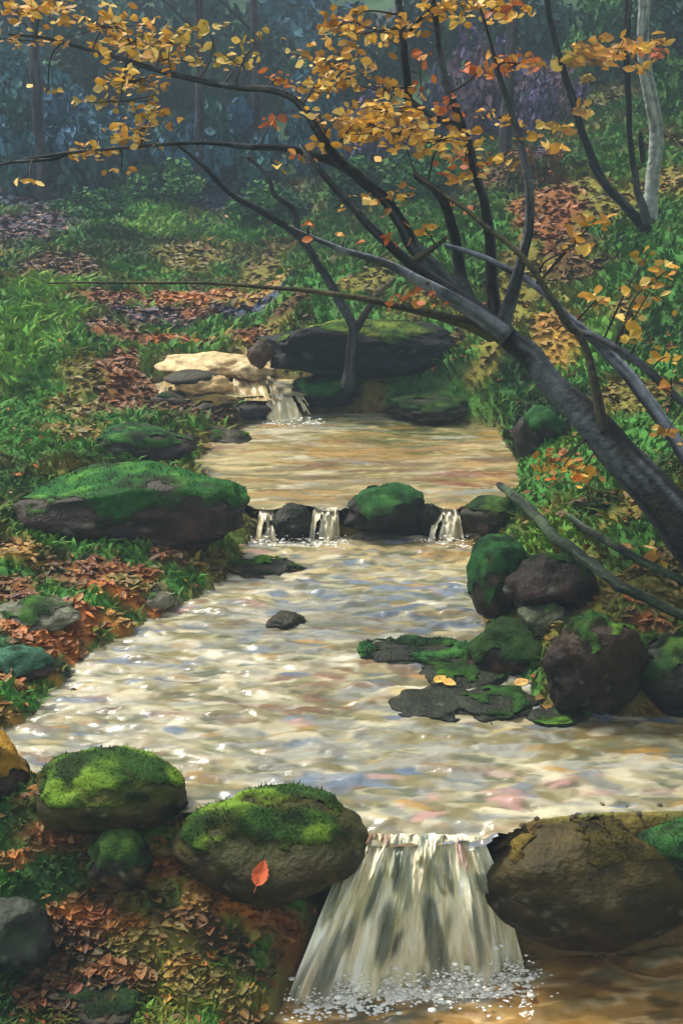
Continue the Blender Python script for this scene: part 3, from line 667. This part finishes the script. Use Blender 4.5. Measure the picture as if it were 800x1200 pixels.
# ------------------------------------------------------------------ trees
def spline(pts, n):
    pts = np.asarray(pts, float)
    if len(pts) == 2: pts = np.stack([pts[0], (pts[0]+pts[1])/2, pts[1]])
    p = np.concatenate([[2*pts[0] - pts[1]], pts, [2*pts[-1] - pts[-2]]])
    out = []
    m = len(pts) - 1
    for t in np.linspace(0, m, n):
        i = min(int(t), m - 1); u = t - i
        a, b, c, d = p[i], p[i+1], p[i+2], p[i+3]
        out.append(.5 * (2*b + (c - a)*u + (2*a - 5*b + 4*c - d)*u*u + (3*b - a - 3*c + d)*u**3))
    return np.array(out)
def tube(pts4, seg=12, n=None, wob=.12, seed=0):
    """pts4: x,y,z,r along the stem"""
    pts4 = np.asarray(pts4, float)
    L = np.linalg.norm(np.diff(pts4[:, :3], axis=0), axis=1).sum()
    if n is None: n = int(np.clip(L / .025, 12, 160))
    q = spline(pts4, n); p, rad = q[:, :3].copy(), np.maximum(q[:, 3], .0015)
    s_ = np.linspace(0, L, n)
    for k in range(3): p[:, k] += (fbm(s_*5, 0*s_ + k*9 + seed, s=seed, o=2) - .5) * .9 * np.minimum(rad, .03)
    t = np.gradient(p, axis=0); t /= np.linalg.norm(t, axis=1)[:, None]
    ref = np.array([0, 1, .2]); 
    a = np.cross(t, ref); a /= np.linalg.norm(a, axis=1)[:, None]; b = np.cross(t, a)
    th = np.linspace(0, 2*math.pi, seg, endpoint=False)
    ca, sa = np.cos(th), np.sin(th)
    fur = fbm(ca[None, :]*3.2 + seed, sa[None, :]*3.2, s_[:, None]*2.2, s=seed+31, o=3)
    rr = rad[:, None] * (1 + (fur - .5) * .22) * (1 + wob * 2 * (fbm(ca[None, :]*1.6 + seed, sa[None, :]*1.6, s_[:, None]*6, s=seed+3, o=3) - .5) + wob * (fbm(ca[None, :]*5, sa[None, :]*5, s_[:, None]*3, s=seed+8, o=2) - .5))
    V = p[:, None, :] + rr[..., None] * (a[:, None, :]*ca[None, :, None] + b[:, None, :]*sa[None, :, None])
    V = V.reshape(-1, 3)
    i = np.arange(n - 1)[:, None]*seg + np.arange(seg)[None, :]; j = np.arange(n - 1)[:, None]*seg + (np.arange(seg)[None, :] + 1) % seg
    f = np.stack([i, j, j + seg, i + seg], -1).reshape(-1, 4)
    V = np.concatenate([V, p[:1] - t[:1]*rad[0]*.3, p[-1:] + t[-1:]*rad[-1]])
    c0, c1 = len(V) - 2, len(V) - 1
    k = np.arange(seg); k2 = (k + 1) % seg
    tri = np.concatenate([np.stack([np.full(seg, c0), k2, k], -1), np.stack([np.full(seg, c1), (n-1)*seg + k, (n-1)*seg + k2], -1)])
    tube.fur = np.concatenate([fur.ravel(), [.5, .5]])
    return V, [f, tri]
STEMS = {}
def stem(name, px, parent, bark, seed, dfun=None, lift_end=None, seg=12):
    """px: list of (px, py, width_px, depth)"""
    pts = []
    for x_, y_, w, d in px:
        q = P(x_, y_, d); pts.append((*q, max(w * PXS(d, y_) / 2, .002)))
    V, f = tube(pts, seg=seg, seed=seed)
    STEMS.setdefault(parent.name, []).append(spline(np.array(pts), 40)[:, :3])
    org = np.array(parent.location)
    a = fbm(V[:, 0]*9, V[:, 1]*9, V[:, 2]*4, s=seed)[:, None]
    b = fbm(V[:, 0]*5, V[:, 1]*5, V[:, 2]*3, s=seed + 77)[:, None]
    fu = tube.fur[:, None]; C = bark[0] + (bark[1] - bark[0]) * ss(.56, .40, fu); C = C + (bark[2] - C) * ss(.54, .66, fu) * .8; C = C + (bark[2] - C) * ss(.55, .68, b) * .7
    return mesh(name, V - org, f, M_bark, C, parent)
BK = [lin((26, 25, 21)), lin((13, 13, 11)), lin((72, 78, 82))]
BKG = [lin((94, 98, 104)), lin((62, 64, 68)), lin((122, 126, 134))]
BKO = [lin((58, 54, 36)), lin((40, 38, 28)), lin((84, 80, 52))]

LT = empty('leaning_tree', tuple(P(850, 712, 4.55)))
tag(LT, 'dark tree leaning left over the stream with golden autumn leaves', 'tree')
stem('trunk', [(872, 718, 66, 4.52), (824, 648, 57, 4.6), (765, 577, 48, 4.72), (708, 512, 40, 4.86), (650, 451, 32, 5.05), (612, 409, 27, 5.2), (585, 384, 23, 5.32)], LT, BK, 1, seg=22)
# branches: depth runs out along each limb
stem('branch', [(600, 402, 25, 5.26), (530, 342, 21, 5.45), (490, 292, 18, 5.55), (462, 253, 15, 5.6), (430, 216, 13, 5.65), (398, 192, 12, 5.7), (350, 177, 9, 5.8), (290, 171, 7, 5.9), (236, 167, 5, 6.0), (160, 172, 4, 6.1), (80, 180, 4, 6.2), (0, 193, 3, 6.3), (-40, 197, 2, 6.35)], LT, BK, 2)
stem('branch', [(404, 196, 13, 5.69), (376, 158, 10, 5.72), (348, 120, 9, 5.78), (318, 107, 8, 5.85), (270, 102, 7, 5.95), (205, 88, 6, 6.05), (135, 67, 5, 6.15), (98, 56, 4, 6.2), (56, 45, 4, 6.25), (10, 40, 2, 6.3)], LT, BK, 3)
stem('branch', [(592, 394, 24, 5.24), (540, 352, 18, 5.3), (478, 306, 13, 5.35), (432, 264, 11, 5.35), (400, 228, 9, 5.4), (368, 190, 7, 5.4), (352, 170, 4, 5.45)], LT, [BKG[1], BK[0], BKG[0]], 4)
stem('branch', [(590, 392, 24, 5.2), (545, 362, 18, 5.15), (492, 330, 13, 5.1), (450, 308, 9, 5.1), (400, 292, 7, 5.1), (358, 275, 5, 5.1), (338, 265, 3, 5.1)], LT, BKG, 5)
stem('branch', [(578, 392, 20, 5.25), (540, 378, 14, 5.2), (480, 363, 9, 5.2), (400, 346, 7, 5.25), (330, 338, 5, 5.3), (240, 332, 4, 5.4), (150, 331, 3, 5.5), (58, 332, 2, 5.6)], LT, BKO, 6)
stem('branch', [(586, 388, 24, 5.34), (552, 356, 18, 5.45), (536, 318, 15, 5.55), (531, 270, 13, 5.6), (514, 226, 11, 5.65), (486, 206, 8, 5.7)], LT, BK, 7)
stem('branch', [(580, 378, 17, 5.4), (575, 320, 14, 5.5), (569, 255, 12, 5.6), (556, 200, 11, 5.7), (540, 140, 9, 5.8), (520, 92, 8, 5.85), (510, 20, 7, 5.95), (505, -20, 5, 6)], LT, BK, 8)
stem('branch', [(588, 386, 20, 5.3), (597, 352, 16, 5.3), (612, 305, 12, 5.25), (619, 262, 11, 5.25), (617, 205, 10, 5.25), (604, 152, 9, 5.3), (588, 100, 7, 5.3), (570, 35, 5, 5.35), (562, 10, 3, 5.35)], LT, [BKG[1], BK[0], BKG[0]], 9)
stem('branch', [(707, 508, 13, 4.82), (700, 462, 11, 4.85), (682, 402, 9, 4.95), (660, 372, 8, 5.0), (612, 302, 7, 5.1), (560, 258, 6, 5.2), (520, 228, 5, 5.3), (488, 206, 4, 5.35)], LT, BKO, 10)
stem('branch', [(482, 308, 12, 5.36), (500, 294, 8, 5.35), (522, 278, 4, 5.35)], LT, BKO, 11)
stem('branch', [(478, 118, 9, 5.85), (474, 70, 9, 5.85), (468, 24, 9, 5.9), (462, -20, 7, 5.95), (450, -60, 5, 6.0)], LT, BK, 12)
stem('branch', [(471, 46, 6, 5.88), (492, 22, 4, 5.9), (508, 6, 3, 5.9)], LT, BK, 13)
stem('branch', [(540, 150, 9, 5.8), (505, 135, 7, 5.82), (478, 116, 7, 5.85)], LT, BK, 14)
stem('branch', [(80, 181, 4, 6.2), (62, 186, 4, 6.22), (20, 190, 3, 6.25)], LT, BK, 15)

GOLD = [lin(q) for q in ((214, 162, 50), (230, 184, 76), (190, 132, 38), (206, 148, 42), (240, 204, 116), (160, 116, 42))]
GOLD_O = [lin(q) for q in ((190, 98, 34), (208, 118, 44), (160, 80, 34), (204, 138, 56))]
GOLD_Y = [lin(q) for q in ((190, 160, 60), (150, 128, 44), (214, 178, 78), (170, 136, 40))]
def leaves(name, parent, px, py, w, h, d, n, pal, seed, size=10.5, spread=.24):
    n = int(n * 1.55)
    r = np.random.default_rng(seed)
    org = np.array(parent.location); ctr = P(px, py, d); s = PXS(d, py)
    k = max(1, n // 6)
    sub = r.normal(0, .42, (k, 3)) * np.array([w*s*.5, spread, h*s*.5])
    pts = sub[r.integers(0, k, n)] + r.normal(0, 1, (n, 3)) * np.array([.055, .05, .022])
    pts[:, 0] = np.clip(pts[:, 0], -w*s*.6, w*s*.6); pts[:, 2] = np.clip(pts[:, 2], -h*s*.6, h*s*.6)
    dv = r.normal(0, 1, (n, 3)) * np.array([1, .5, .4]); nr = r.normal(0, .6, (n, 3)) + np.array([0, -.75, .75])
    sz = size * s * r.uniform(.45, 1.5, n)
    V, f = leaf_mesh(pts, dv, nr, sz, r.uniform(.38, .85, n), r.uniform(-.1, .5, n)[:, None])
    C = np.array(pal)[r.integers(0, len(pal), n)] * r.uniform(.75, 1.2, (n, 1))
    # leaf stalks / twigs that carry the spray
    tv, tf, tc = [V], [], [np.repeat(C, 8, 0)]; nb = len(V)
    hub = pts.mean(0)
    for q in sub:
        a_, b_ = hub, q
        side = np.array([0, 0, .0035]); dv2 = np.array([.0035, 0, 0])
        Vt = np.stack([a_ - side, a_ + side, b_ + side*.6, b_ - side*.6, a_ - dv2, a_ + dv2, b_ + dv2*.6, b_ - dv2*.6])
        tv.append(Vt); tf.append(nb + np.array([[0, 1, 2, 3], [4, 5, 6, 7]])); tc.append(np.tile(lin((60, 50, 36)), (8, 1))); nb += 8
    bp = np.concatenate(STEMS[parent.name]); q0 = bp[np.argmin(np.linalg.norm(bp - (ctr + hub), axis=1))] - ctr
    dd = np.linalg.norm(q0 - hub)
    if dd > .05:
        mid = (q0 + hub) / 2 + np.array([0, 0, .12 * dd]) + r.normal(0, .06, 3) * dd
        Vt, (fq, ft) = tube([(*q0, .0055), (*mid, .0045), (*hub, .003)], seg=5, n=12, seed=seed)
        tv.append(Vt); tf.append(nb + fq); tc.append(np.tile(lin((52, 44, 34)), (len(Vt), 1))); nb += len(Vt)
    o = mesh(name, np.concatenate(tv) + ctr - org, [f, np.concatenate(tf)], M_leaf, np.concatenate(tc), parent)
    return o
SPRAYS = [  # px, py, w, h, depth, count, palette
 (50, 10, 120, 40, 6.3, 70, GOLD), (20, 55, 60, 50, 6.3, 16, GOLD), (120, 28, 120, 40, 6.2, 50, GOLD), (150, 45, 130, 40, 6.15, 60, GOLD), (190, 55, 90, 40, 6.1, 40, GOLD_Y), (240, 45, 70, 44, 6.05, 22, GOLD_Y), (290, 50, 70, 36, 6, 10, GOLD_Y),
 (150, 93, 110, 24, 6.1, 44, GOLD), (135, 125, 80, 30, 6.1, 26, GOLD_Y), (180, 130, 40, 30, 6.1, 12, GOLD), (165, 158, 70, 34, 6.1, 40, GOLD), (110, 178, 80, 16, 6.2, 24, GOLD), (200, 68, 60, 24, 6.05, 20, GOLD), (275, 75, 30, 22, 6, 8, GOLD_Y), (145, 198, 36, 8, 6.1, 5, GOLD), (45, 205, 20, 22, 6.2, 4, GOLD), (60, 108, 40, 12, 6.2, 4, GOLD_Y),
 (390, 20, 70, 50, 5.9, 26, GOLD), (440, 40, 110, 50, 5.85, 60, GOLD), (400, 75, 110, 50, 5.8, 60, GOLD), (340, 85, 60, 40, 5.85, 14, GOLD_O), (385, 105, 90, 40, 5.75, 44, GOLD), (440, 100, 70, 40, 5.75, 40, GOLD),
 (380, 150, 60, 50, 5.7, 30, GOLD), (425, 150, 90, 50, 5.6, 70, GOLD), (470, 155, 110, 50, 5.55, 90, GOLD), (515, 165, 70, 40, 5.6, 44, GOLD), (455, 130, 90, 30, 5.6, 50, GOLD), (540, 190, 60, 24, 5.6, 16, GOLD_O), (585, 192, 40, 12, 5.4, 8, GOLD), (525, 125, 60, 20, 5.75, 14, GOLD_O), (320, 148, 60, 14, 5.8, 9, GOLD_O), (355, 178, 22, 18, 5.7, 6, GOLD_O), (340, 192, 26, 16, 5.7, 5, GOLD_Y),
 (455, 228, 50, 30, 5.55, 16, GOLD), (415, 238, 24, 18, 5.4, 5, GOLD), (490, 270, 24, 22, 5.5, 6, GOLD), (465, 275, 24, 18, 5.4, 4, GOLD_O), (410, 272, 20, 16, 5.2, 3, GOLD_O), (367, 263, 14, 18, 5.1, 3, GOLD_O), (540, 245, 18, 20, 5.6, 4, GOLD_O), (485, 350, 50, 18, 5.1, 9, GOLD_O), (510, 345, 14, 14, 5.1, 3, GOLD_O),
 (530, 5, 90, 22, 5.95, 40, GOLD), (590, 10, 110, 26, 5.4, 40, GOLD + GOLD_O), (610, 72, 60, 30, 5.3, 34, GOLD_O[:2] + GOLD[2:4]), (570, 78, 40, 16, 5.6, 10, GOLD_O), (515, 20, 40, 30, 5.9, 16, GOLD), (490, 90, 30, 40, 5.8, 10, GOLD_O), (580, 130, 30, 40, 5.35, 10, GOLD), (605, 150, 30, 20, 5.3, 8, GOLD), (555, 168, 40, 14, 5.7, 9, GOLD), (545, 205, 40, 18, 5.65, 9, GOLD), (640, 555, 0.1, 0.1, 4.9, 1, GOLD),
 (665, 550, 60, 26, 4.8, 22, GOLD), (650, 540, 30, 14, 4.8, 8, GOLD_O), (690, 555, 26, 20, 4.78, 12, GOLD),
]
for i, (px, py, w, h, d, n, pal) in enumerate(SPRAYS):
    if w < 1: continue
    leaves('foliage', LT, px, py, w, h, d, n, pal, 100 + i)

# grey sapling crossing behind the trunk
def foot(px, py): return G(px, py)
T2 = empty('leaning_sapling', tuple(P(860, 640, 5.0)))
tag(T2, 'slim blue grey sapling leaning behind the big dark trunk', 'tree')
stem('trunk', [(860, 640, 22, 4.98), (800, 535, 17, 5.05), (745, 455, 15, 5.15), (700, 402, 12, 5.25), (665, 370, 10, 5.3), (620, 330, 9, 5.35), (570, 304, 7, 5.4), (522, 287, 5, 5.45)], T2, [lin((112, 118, 130)), BKG[1], lin((146, 152, 164))], 21)
stem('branch', [(778, 500, 13, 5.08), (812, 480, 12, 5.1)], T2, BKG, 22) if False else None
stem('branch', [(800, 472, 8, 5.0), (770, 444, 10, 5.05), (735, 415, 10, 5.12), (700, 396, 10, 5.2), (668, 386, 9, 5.28), (655, 366, 6, 5.3)], T2, [BK[0], BKG[1], BKG[0]], 23)
for i, (px, py, w, h, n, pal) in enumerate([(700, 262, 50, 14, 7, GOLD), (690, 272, 46, 30, 10, GOLD), (670, 285, 20, 16, 4, GOLD), (755, 298, 24, 16, 6, GOLD_Y), (775, 320, 40, 40, 10, GOLD), (700, 345, 20, 50, 7, GOLD), (760, 350, 50, 40, 8, GOLD), (740, 375, 40, 40, 8, GOLD), (775, 395, 30, 40, 6, GOLD), (792, 450, 22, 24, 7, GOLD_O), (785, 510, 30, 30, 7, GOLD), (745, 405, 40, 26, 7, GOLD_Y), (770, 650, 14, 36, 4, GOLD)]):
    leaves('foliage', T2, px, py, w, h, 4.9 if py > 400 else 5.15, n, pal, 400 + i, size=13, spread=.1)

bpy.context.view_layer.update()
LEAVES = [(515, 799, 18, .6, (226, 178, 84), 'left one of the yellow leaves lying on the black ledge stone'), (526, 803, 18, -.6, (214, 160, 72), 'right one of the yellow leaves lying on the black ledge stone'),
  (611, 803, 20, .2, (224, 176, 100), 'pale yellow leaf on the moss in front of the brown boulder'),
  (305, 1024, 32, 1.4, (190, 84, 36), 'upright orange leaf stuck on the front of the big dark boulder')]
for L_ in LEAVES: fallen_leaf(*L_)

# small forked tree on the far bank
g = G(410, 452)
dF = 8.78
T3 = empty('forked_tree', tuple(P(410, 452, dF)))
tag(T3, 'small forked bare tree rooted beside the black far bank', 'tree')
stem('trunk', [(409, 456, 20, dF), (411, 420, 14, dF), (414, 385, 12, dF), (402, 360, 11, dF), (378, 318, 9, dF), (350, 278, 9, dF), (310, 250, 8, dF-.1), (270, 228, 7, dF-.2), (236, 193, 6, dF-.3), (206, 168, 4, dF-.3)], T3, [BK[0], BK[1], lin((66, 70, 74))], 31)
stem('branch', [(414, 388, 11, dF), (428, 368, 9, dF), (444, 345, 7, dF), (462, 326, 5, dF)], T3, BKO, 32)
stem('branch', [(348, 276, 8, dF), (345, 246, 7, dF), (322, 228, 6, dF-.05), (312, 205, 5, dF-.1), (290, 184, 4, dF-.1)], T3, [BK[0], BK[1], lin((66, 70, 74))], 33)

# pale birch with two dark saplings on the right slope
g = G(760, 262); dB = g[1]
T4 = empty('birch_tree', tuple(P(764, 258, dB)))
tag(T4, 'pale grey birch stem standing on the right hillside', 'tree')
stem('trunk', [(762, 268, 18, dB), (764, 220, 16, dB), (769, 150, 16, dB), (757, 95, 15, dB), (753, 40, 14, dB), (754, -40, 13, dB), (750, -160, 13, dB), (752, -260, 6, dB)], T4, [lin((136, 144, 136)), lin((104, 112, 108)), lin((168, 172, 164))], 41, seg=16)
stem('branch', [(755, 190, 7, dB-.05), (750, 170, 6, dB-.1), (749, 155, 4, dB-.12)], T4, BK, 42)
for i, (px, py, w, h, n) in enumerate([(720, 55, 120, 26, 40), (700, 68, 60, 20, 18), (775, 45, 40, 20, 10), (740, 78, 20, 16, 5), (775, 62, 30, 10, 8)]):
    leaves('foliage', T4, px, py, w, h, dB - .6, n, GOLD if i != 4 else GOLD_O, 500 + i, size=14, spread=.3)
T5 = empty('dark_sapling', tuple(P(755, 266, dB - .15)))
tag(T5, 'dark curved sapling leaning left from the birch foot', 'tree', 'dark saplings beside the birch')
stem('trunk', [(758, 270, 15, dB-.15), (735, 244, 11, dB-.2), (705, 210, 10, dB-.25), (684, 160, 9, dB-.3), (668, 110, 9, dB-.35), (655, 70, 8, dB-.4), (642, 10, 7, dB-.4), (636, -60, 4, dB-.4)], T5, BK, 51)
stem('branch', [(714, 222, 8, dB-.24), (700, 206, 6, dB-.3), (690, 190, 4, dB-.35)], T5, BK, 52)
for i, (px, py, w, h, n, pal) in enumerate([(668, 68, 40, 24, 10, GOLD_Y), (684, 122, 24, 20, 8, GOLD), (650, 160, 26, 22, 8, GOLD), (640, 140, 20, 24, 5, GOLD_Y), (684, 96, 16, 20, 4, GOLD_Y)]):
    leaves('foliage', T5, px, py, w, h, dB - .5, n, pal, 520 + i, size=14, spread=.15)
T6 = empty('dark_sapling', tuple(P(757, 262, dB - .3)))
tag(T6, 'thin dark upright sapling directly left of the birch stem', 'tree', 'dark saplings beside the birch')
stem('trunk', [(758, 262, 11, dB-.3), (746, 215, 8, dB-.32), (737, 150, 7, dB-.35), (734, 70, 8, dB-.35), (735, 0, 9, dB-.35), (737, -60, 5, dB-.35)], T6, BK, 61)

# fallen limbs on the right bank
def limb(label, px, bark, seed):
    a = P(px[0][0], px[0][1], px[0][3]); o = empty('fallen_branch', tuple(a)); tag(o, label, 'branch', 'fallen branches on the right bank')
    stem('limb', px, o, bark, seed); return o
def on(px, py, w, up): q = G(px, py, up); return (px, py, w, q[1])
limb('long dark fallen branch slanting down across the right bank boulders', [on(584, 568, 8, .10), on(612, 592, 12, .14), on(660, 636, 13, .2), on(715, 678, 13, .25), on(760, 703, 12, .25), on(830, 735, 10, .2)], [lin((44, 54, 40)), lin((28, 32, 26)), lin((64, 84, 56))], 71)
limb('short dark fallen branch above the long one near the trunk', [on(668, 606, 7, .1), on(700, 628, 10, .14), on(745, 654, 10, .14), on(820, 690, 9, .12)], [lin((44, 54, 40)), lin((28, 32, 26)), lin((64, 84, 56))], 72)

# ------------------------------------------------------------------ far bushes and trees
def bush_mesh(seed, n, pal, lsize, nclump=26):
    r = np.random.default_rng(seed)
    cl = r.normal(0, 1, (nclump, 3)); cl /= np.linalg.norm(cl, axis=1)[:, None]; cl *= r.uniform(.35, .82, (nclump, 1)); cl[:, 2] = np.abs(cl[:, 2]) * 1.0
    rad = r.uniform(.16, .36, nclump)
    ci = r.integers(0, nclump, n)
    q = r.normal(0, 1, (n, 3)); q /= np.linalg.norm(q, axis=1)[:, None]
    p = cl[ci] + q * (rad[ci] * r.uniform(.55, 1.05, n))[:, None]
    p[:, 2] = np.maximum(p[:, 2], -.05) 
    dv = r.normal(0, 1, (n, 3)); dv[:, 2] -= .3; nr = q + r.normal(0, .4, (n, 3))
    V, f = leaf_mesh(p, dv, nr, lsize * r.uniform(.6, 1.5, n), r.uniform(.4, .8, n), .2)
    cc = np.array(pal)[r.integers(0, len(pal), nclump)]
    C = cc[ci] * r.uniform(.85, 1.6, (n, 1))
    sv, sf = [], []; nb = 0
    for k in range(8):
        e = cl[k] * .8
        Vt, ft = tube([(0, 0, -.1, .03), (*(e*.4 + np.array([0, 0, .05])), .02), (*e, .008)], seg=6, n=10, seed=seed + k)
        sv.append(Vt); sf.append((nb, ft)); nb += len(Vt)
    quads = np.concatenate([b + f_[0] for b, f_ in sf]); tris = np.concatenate([b + f_[1] for b, f_ in sf])
    return V, f, np.repeat(C, 8, 0), np.concatenate(sv), [quads, tris]
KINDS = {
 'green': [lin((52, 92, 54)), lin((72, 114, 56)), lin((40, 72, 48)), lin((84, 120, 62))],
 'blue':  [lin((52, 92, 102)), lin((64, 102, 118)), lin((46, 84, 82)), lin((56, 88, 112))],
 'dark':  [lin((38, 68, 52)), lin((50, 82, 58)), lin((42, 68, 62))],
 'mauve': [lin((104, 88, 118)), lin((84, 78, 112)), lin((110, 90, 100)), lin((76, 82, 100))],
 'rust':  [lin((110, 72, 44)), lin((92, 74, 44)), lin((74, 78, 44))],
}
PROTO = {}
def bush(kind, px, py, w, h, label, var=0, grp='bushes on the far slope', d=None):
    """foot at a pixel on the slope, width and height in pixels"""
    g = G(px, py) if d is None else P(px, py, d)
    if d is not None: g[2] = H(g[0], g[1])
    s = PXS(g[1], py)
    key = (kind, var)
    if key not in PROTO:
        V, f, C, sv, sf = bush_mesh(hash(kind) % 1 + 900 + 13*len(PROTO), 2600, KINDS[kind], .115)
        root = empty('bush')
        a = mesh('foliage', V, f, M_bush, C, root); b = mesh('stems', sv, sf, M_bark, np.tile(lin((50, 44, 38)), (len(sv), 1)), root)
        PROTO[key] = (root, a, b); first = True
    else:
        src = PROTO[key]; root = src[0].copy(); COL.objects.link(root)
        for ch in src[1:]:
            c_ = ch.copy(); COL.objects.link(c_); c_.parent = root
    root.location = (g[0], g[1], g[2] - .02)
    root.scale = (w*s/2, w*s/2*.9, h*s)
    root.rotation_euler = (0, 0, random.uniform(0, 6.28))
    tag(root, label, 'bush', grp)
    return root
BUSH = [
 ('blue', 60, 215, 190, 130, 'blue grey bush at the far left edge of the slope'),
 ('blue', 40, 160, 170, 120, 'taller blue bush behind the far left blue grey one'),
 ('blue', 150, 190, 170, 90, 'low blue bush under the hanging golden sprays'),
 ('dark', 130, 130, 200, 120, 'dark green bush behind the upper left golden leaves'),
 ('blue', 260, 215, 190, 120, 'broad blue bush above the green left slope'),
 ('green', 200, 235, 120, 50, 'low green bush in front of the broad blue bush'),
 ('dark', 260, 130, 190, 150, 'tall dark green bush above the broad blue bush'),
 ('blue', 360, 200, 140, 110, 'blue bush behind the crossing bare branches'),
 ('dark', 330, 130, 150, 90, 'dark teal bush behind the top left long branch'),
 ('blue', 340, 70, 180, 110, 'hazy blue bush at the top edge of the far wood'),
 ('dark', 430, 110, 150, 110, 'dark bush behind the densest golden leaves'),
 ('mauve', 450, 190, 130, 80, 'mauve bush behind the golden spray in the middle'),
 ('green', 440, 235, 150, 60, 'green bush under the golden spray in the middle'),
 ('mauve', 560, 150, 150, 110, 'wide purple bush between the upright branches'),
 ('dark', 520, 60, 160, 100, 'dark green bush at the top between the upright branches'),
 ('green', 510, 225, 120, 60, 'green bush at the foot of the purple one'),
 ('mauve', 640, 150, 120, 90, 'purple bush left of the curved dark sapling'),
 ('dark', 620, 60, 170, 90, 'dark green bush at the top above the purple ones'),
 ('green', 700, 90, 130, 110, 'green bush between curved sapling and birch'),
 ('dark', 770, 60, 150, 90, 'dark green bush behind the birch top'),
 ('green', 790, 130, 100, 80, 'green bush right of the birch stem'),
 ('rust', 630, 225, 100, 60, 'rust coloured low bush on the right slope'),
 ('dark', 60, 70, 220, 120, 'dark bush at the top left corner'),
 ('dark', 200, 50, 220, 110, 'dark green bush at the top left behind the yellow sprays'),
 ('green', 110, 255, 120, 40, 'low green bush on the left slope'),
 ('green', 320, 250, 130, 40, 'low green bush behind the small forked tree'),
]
for i, (kind, px, py, w, h, lab) in enumerate(BUSH): bush(kind, px, py, w, h, lab, var=i % 2)

def far_tree(px, py, w, lean, label, hgt=7.5):
    g = G(px, py); s_ = PXS(g[1], py); rad = w * s_ / 2
    root = empty('far_tree', tuple(g)); tag(root, label, 'tree', 'trees on the far slope')
    sd_ = int(px)
    top = np.array([lean, .2, hgt])
    V, (q4, q3) = tube([(0, 0, -.2, rad*1.3), (lean*.2 + .06, 0, hgt*.3, rad), (lean*.6 - .05, .1, hgt*.65, rad*.75), (*top, rad*.3)], seg=10, seed=sd_)
    fu = tube.fur[:, None]
    bk = [lin((60, 54, 58)), lin((34, 32, 34)), lin((92, 90, 92))]
    mesh('trunk', V, [q4, q3], M_bark, bk[0] + (bk[1] - bk[0]) * ss(.56, .4, fu) + (bk[2] - bk[0]) * ss(.56, .7, fu) * .6, root)
    for k in range(4):
        z0 = hgt * (.30 + .15*k); sgn = 1 if k % 2 else -1
        Vb, (q4, q3) = tube([(lean*z0/hgt, .05, z0, rad*.4), (lean*z0/hgt + sgn*.6, .1, z0 + .5, rad*.25), (lean*z0/hgt + sgn*1.2, .2, z0 + .75, .01)], seg=6, seed=sd_ + k)
        mesh('branch', Vb, [q4, q3], M_bark, np.tile(bk[1], (len(Vb), 1)), root)
    cr_ = PROTO[('rust', 1)][1].copy(); COL.objects.link(cr_); cr_.name = 'crown'; cr_.parent = root
    cr_.location = (lean, .2, hgt*.82); cr_.scale = (1.3, 1.3, 1.7)
for a in [(48, 232, 11, .2, 'leftmost grey trunk among the far blue bushes'), (232, 226, 9, .3, 'dark trunk rising from the broad far blue bush'),
          (300, 214, 9, -.1, 'slim far trunk behind the long upper branch'), (590, 196, 12, -.3, 'far trunk behind the purple bushes')]:
    far_tree(*a)

# ------------------------------------------------------------------ air, light, render
hz = bpy.data.materials.new('haze'); hz.use_nodes = True
nt = hz.node_tree; nt.nodes.clear()
o_ = nt.nodes.new('ShaderNodeOutputMaterial'); pv = nt.nodes.new('ShaderNodeVolumePrincipled')
pv.inputs['Color'].default_value = (.60, .80, .95, 1); pv.inputs['Density'].default_value = .0062
nt.links.new(pv.outputs[0], o_.inputs['Volume'])
zt = float(GH.max()) + 3
bx = np.array([[sx, sy, sz] for sx in (-75, 75) for sy in (-10, 116) for sz in (float(GH.min()) - 1.2, zt)])
fc = np.array([[0, 1, 3, 2], [4, 6, 7, 5], [0, 4, 5, 1], [2, 3, 7, 6], [0, 2, 6, 4], [1, 5, 7, 3]])
HAZE = True
if HAZE: tag(mesh('haze', bx, fc, hz, smooth=False), kind='stuff', label='thin blue autumn haze filling the wooded valley', cat='haze')

w = bpy.data.worlds.new('World'); sc.world = w; w.use_nodes = True
nt = w.node_tree; bg = nt.nodes['Background']
sky = nt.nodes.new('ShaderNodeTexSky'); sky.sky_type = 'NISHITA'; sky.sun_disc = False
EL, AZ = R(56), R(-58)            # sun behind left
sky.sun_elevation = EL; sky.sun_rotation = AZ; sky.air_density = 1.0; sky.dust_density = 4.0; sky.ozone_density = 1
hs = nt.nodes.new('ShaderNodeHueSaturation'); hs.inputs['Saturation'].default_value = .28
nt.links.new(sky.outputs[0], hs.inputs['Color']); nt.links.new(hs.outputs[0], bg.inputs[0]); bg.inputs[1].default_value = .1
sl = bpy.data.lights.new('sun', 'SUN'); sl.energy = 2.6; sl.angle = R(12); sl.color = (1, .94, .84)
so = bpy.data.objects.new('sun', sl); COL.objects.link(so)
dirv = Vector((math.sin(AZ)*math.cos(EL), math.cos(AZ)*math.cos(EL), math.sin(EL)))
so.rotation_euler = dirv.to_track_quat('Z', 'Y').to_euler(); so.location = (0, 0, 20)
vs = sc.view_settings
sc.display_settings.display_device = 'sRGB'; vs.view_transform = 'Standard'; vs.look = 'None'; vs.exposure = 1.25; vs.gamma = 1; vs.use_curve_mapping = False
sc.cycles.use_denoising = True; sc.cycles.max_bounces = 5; sc.cycles.volume_bounces = 0; sc.cycles.volume_step_rate = 4
print('trunk check', [round(G(px, py)[1], 2) for px, py in ((860, 735), (820, 668), (765, 596), (708, 527), (650, 462), (590, 390), (800, 535), (745, 455), (755, 262))], 'faces', sum(len(o.data.polygons) for o in sc.objects if o.type == 'MESH'))
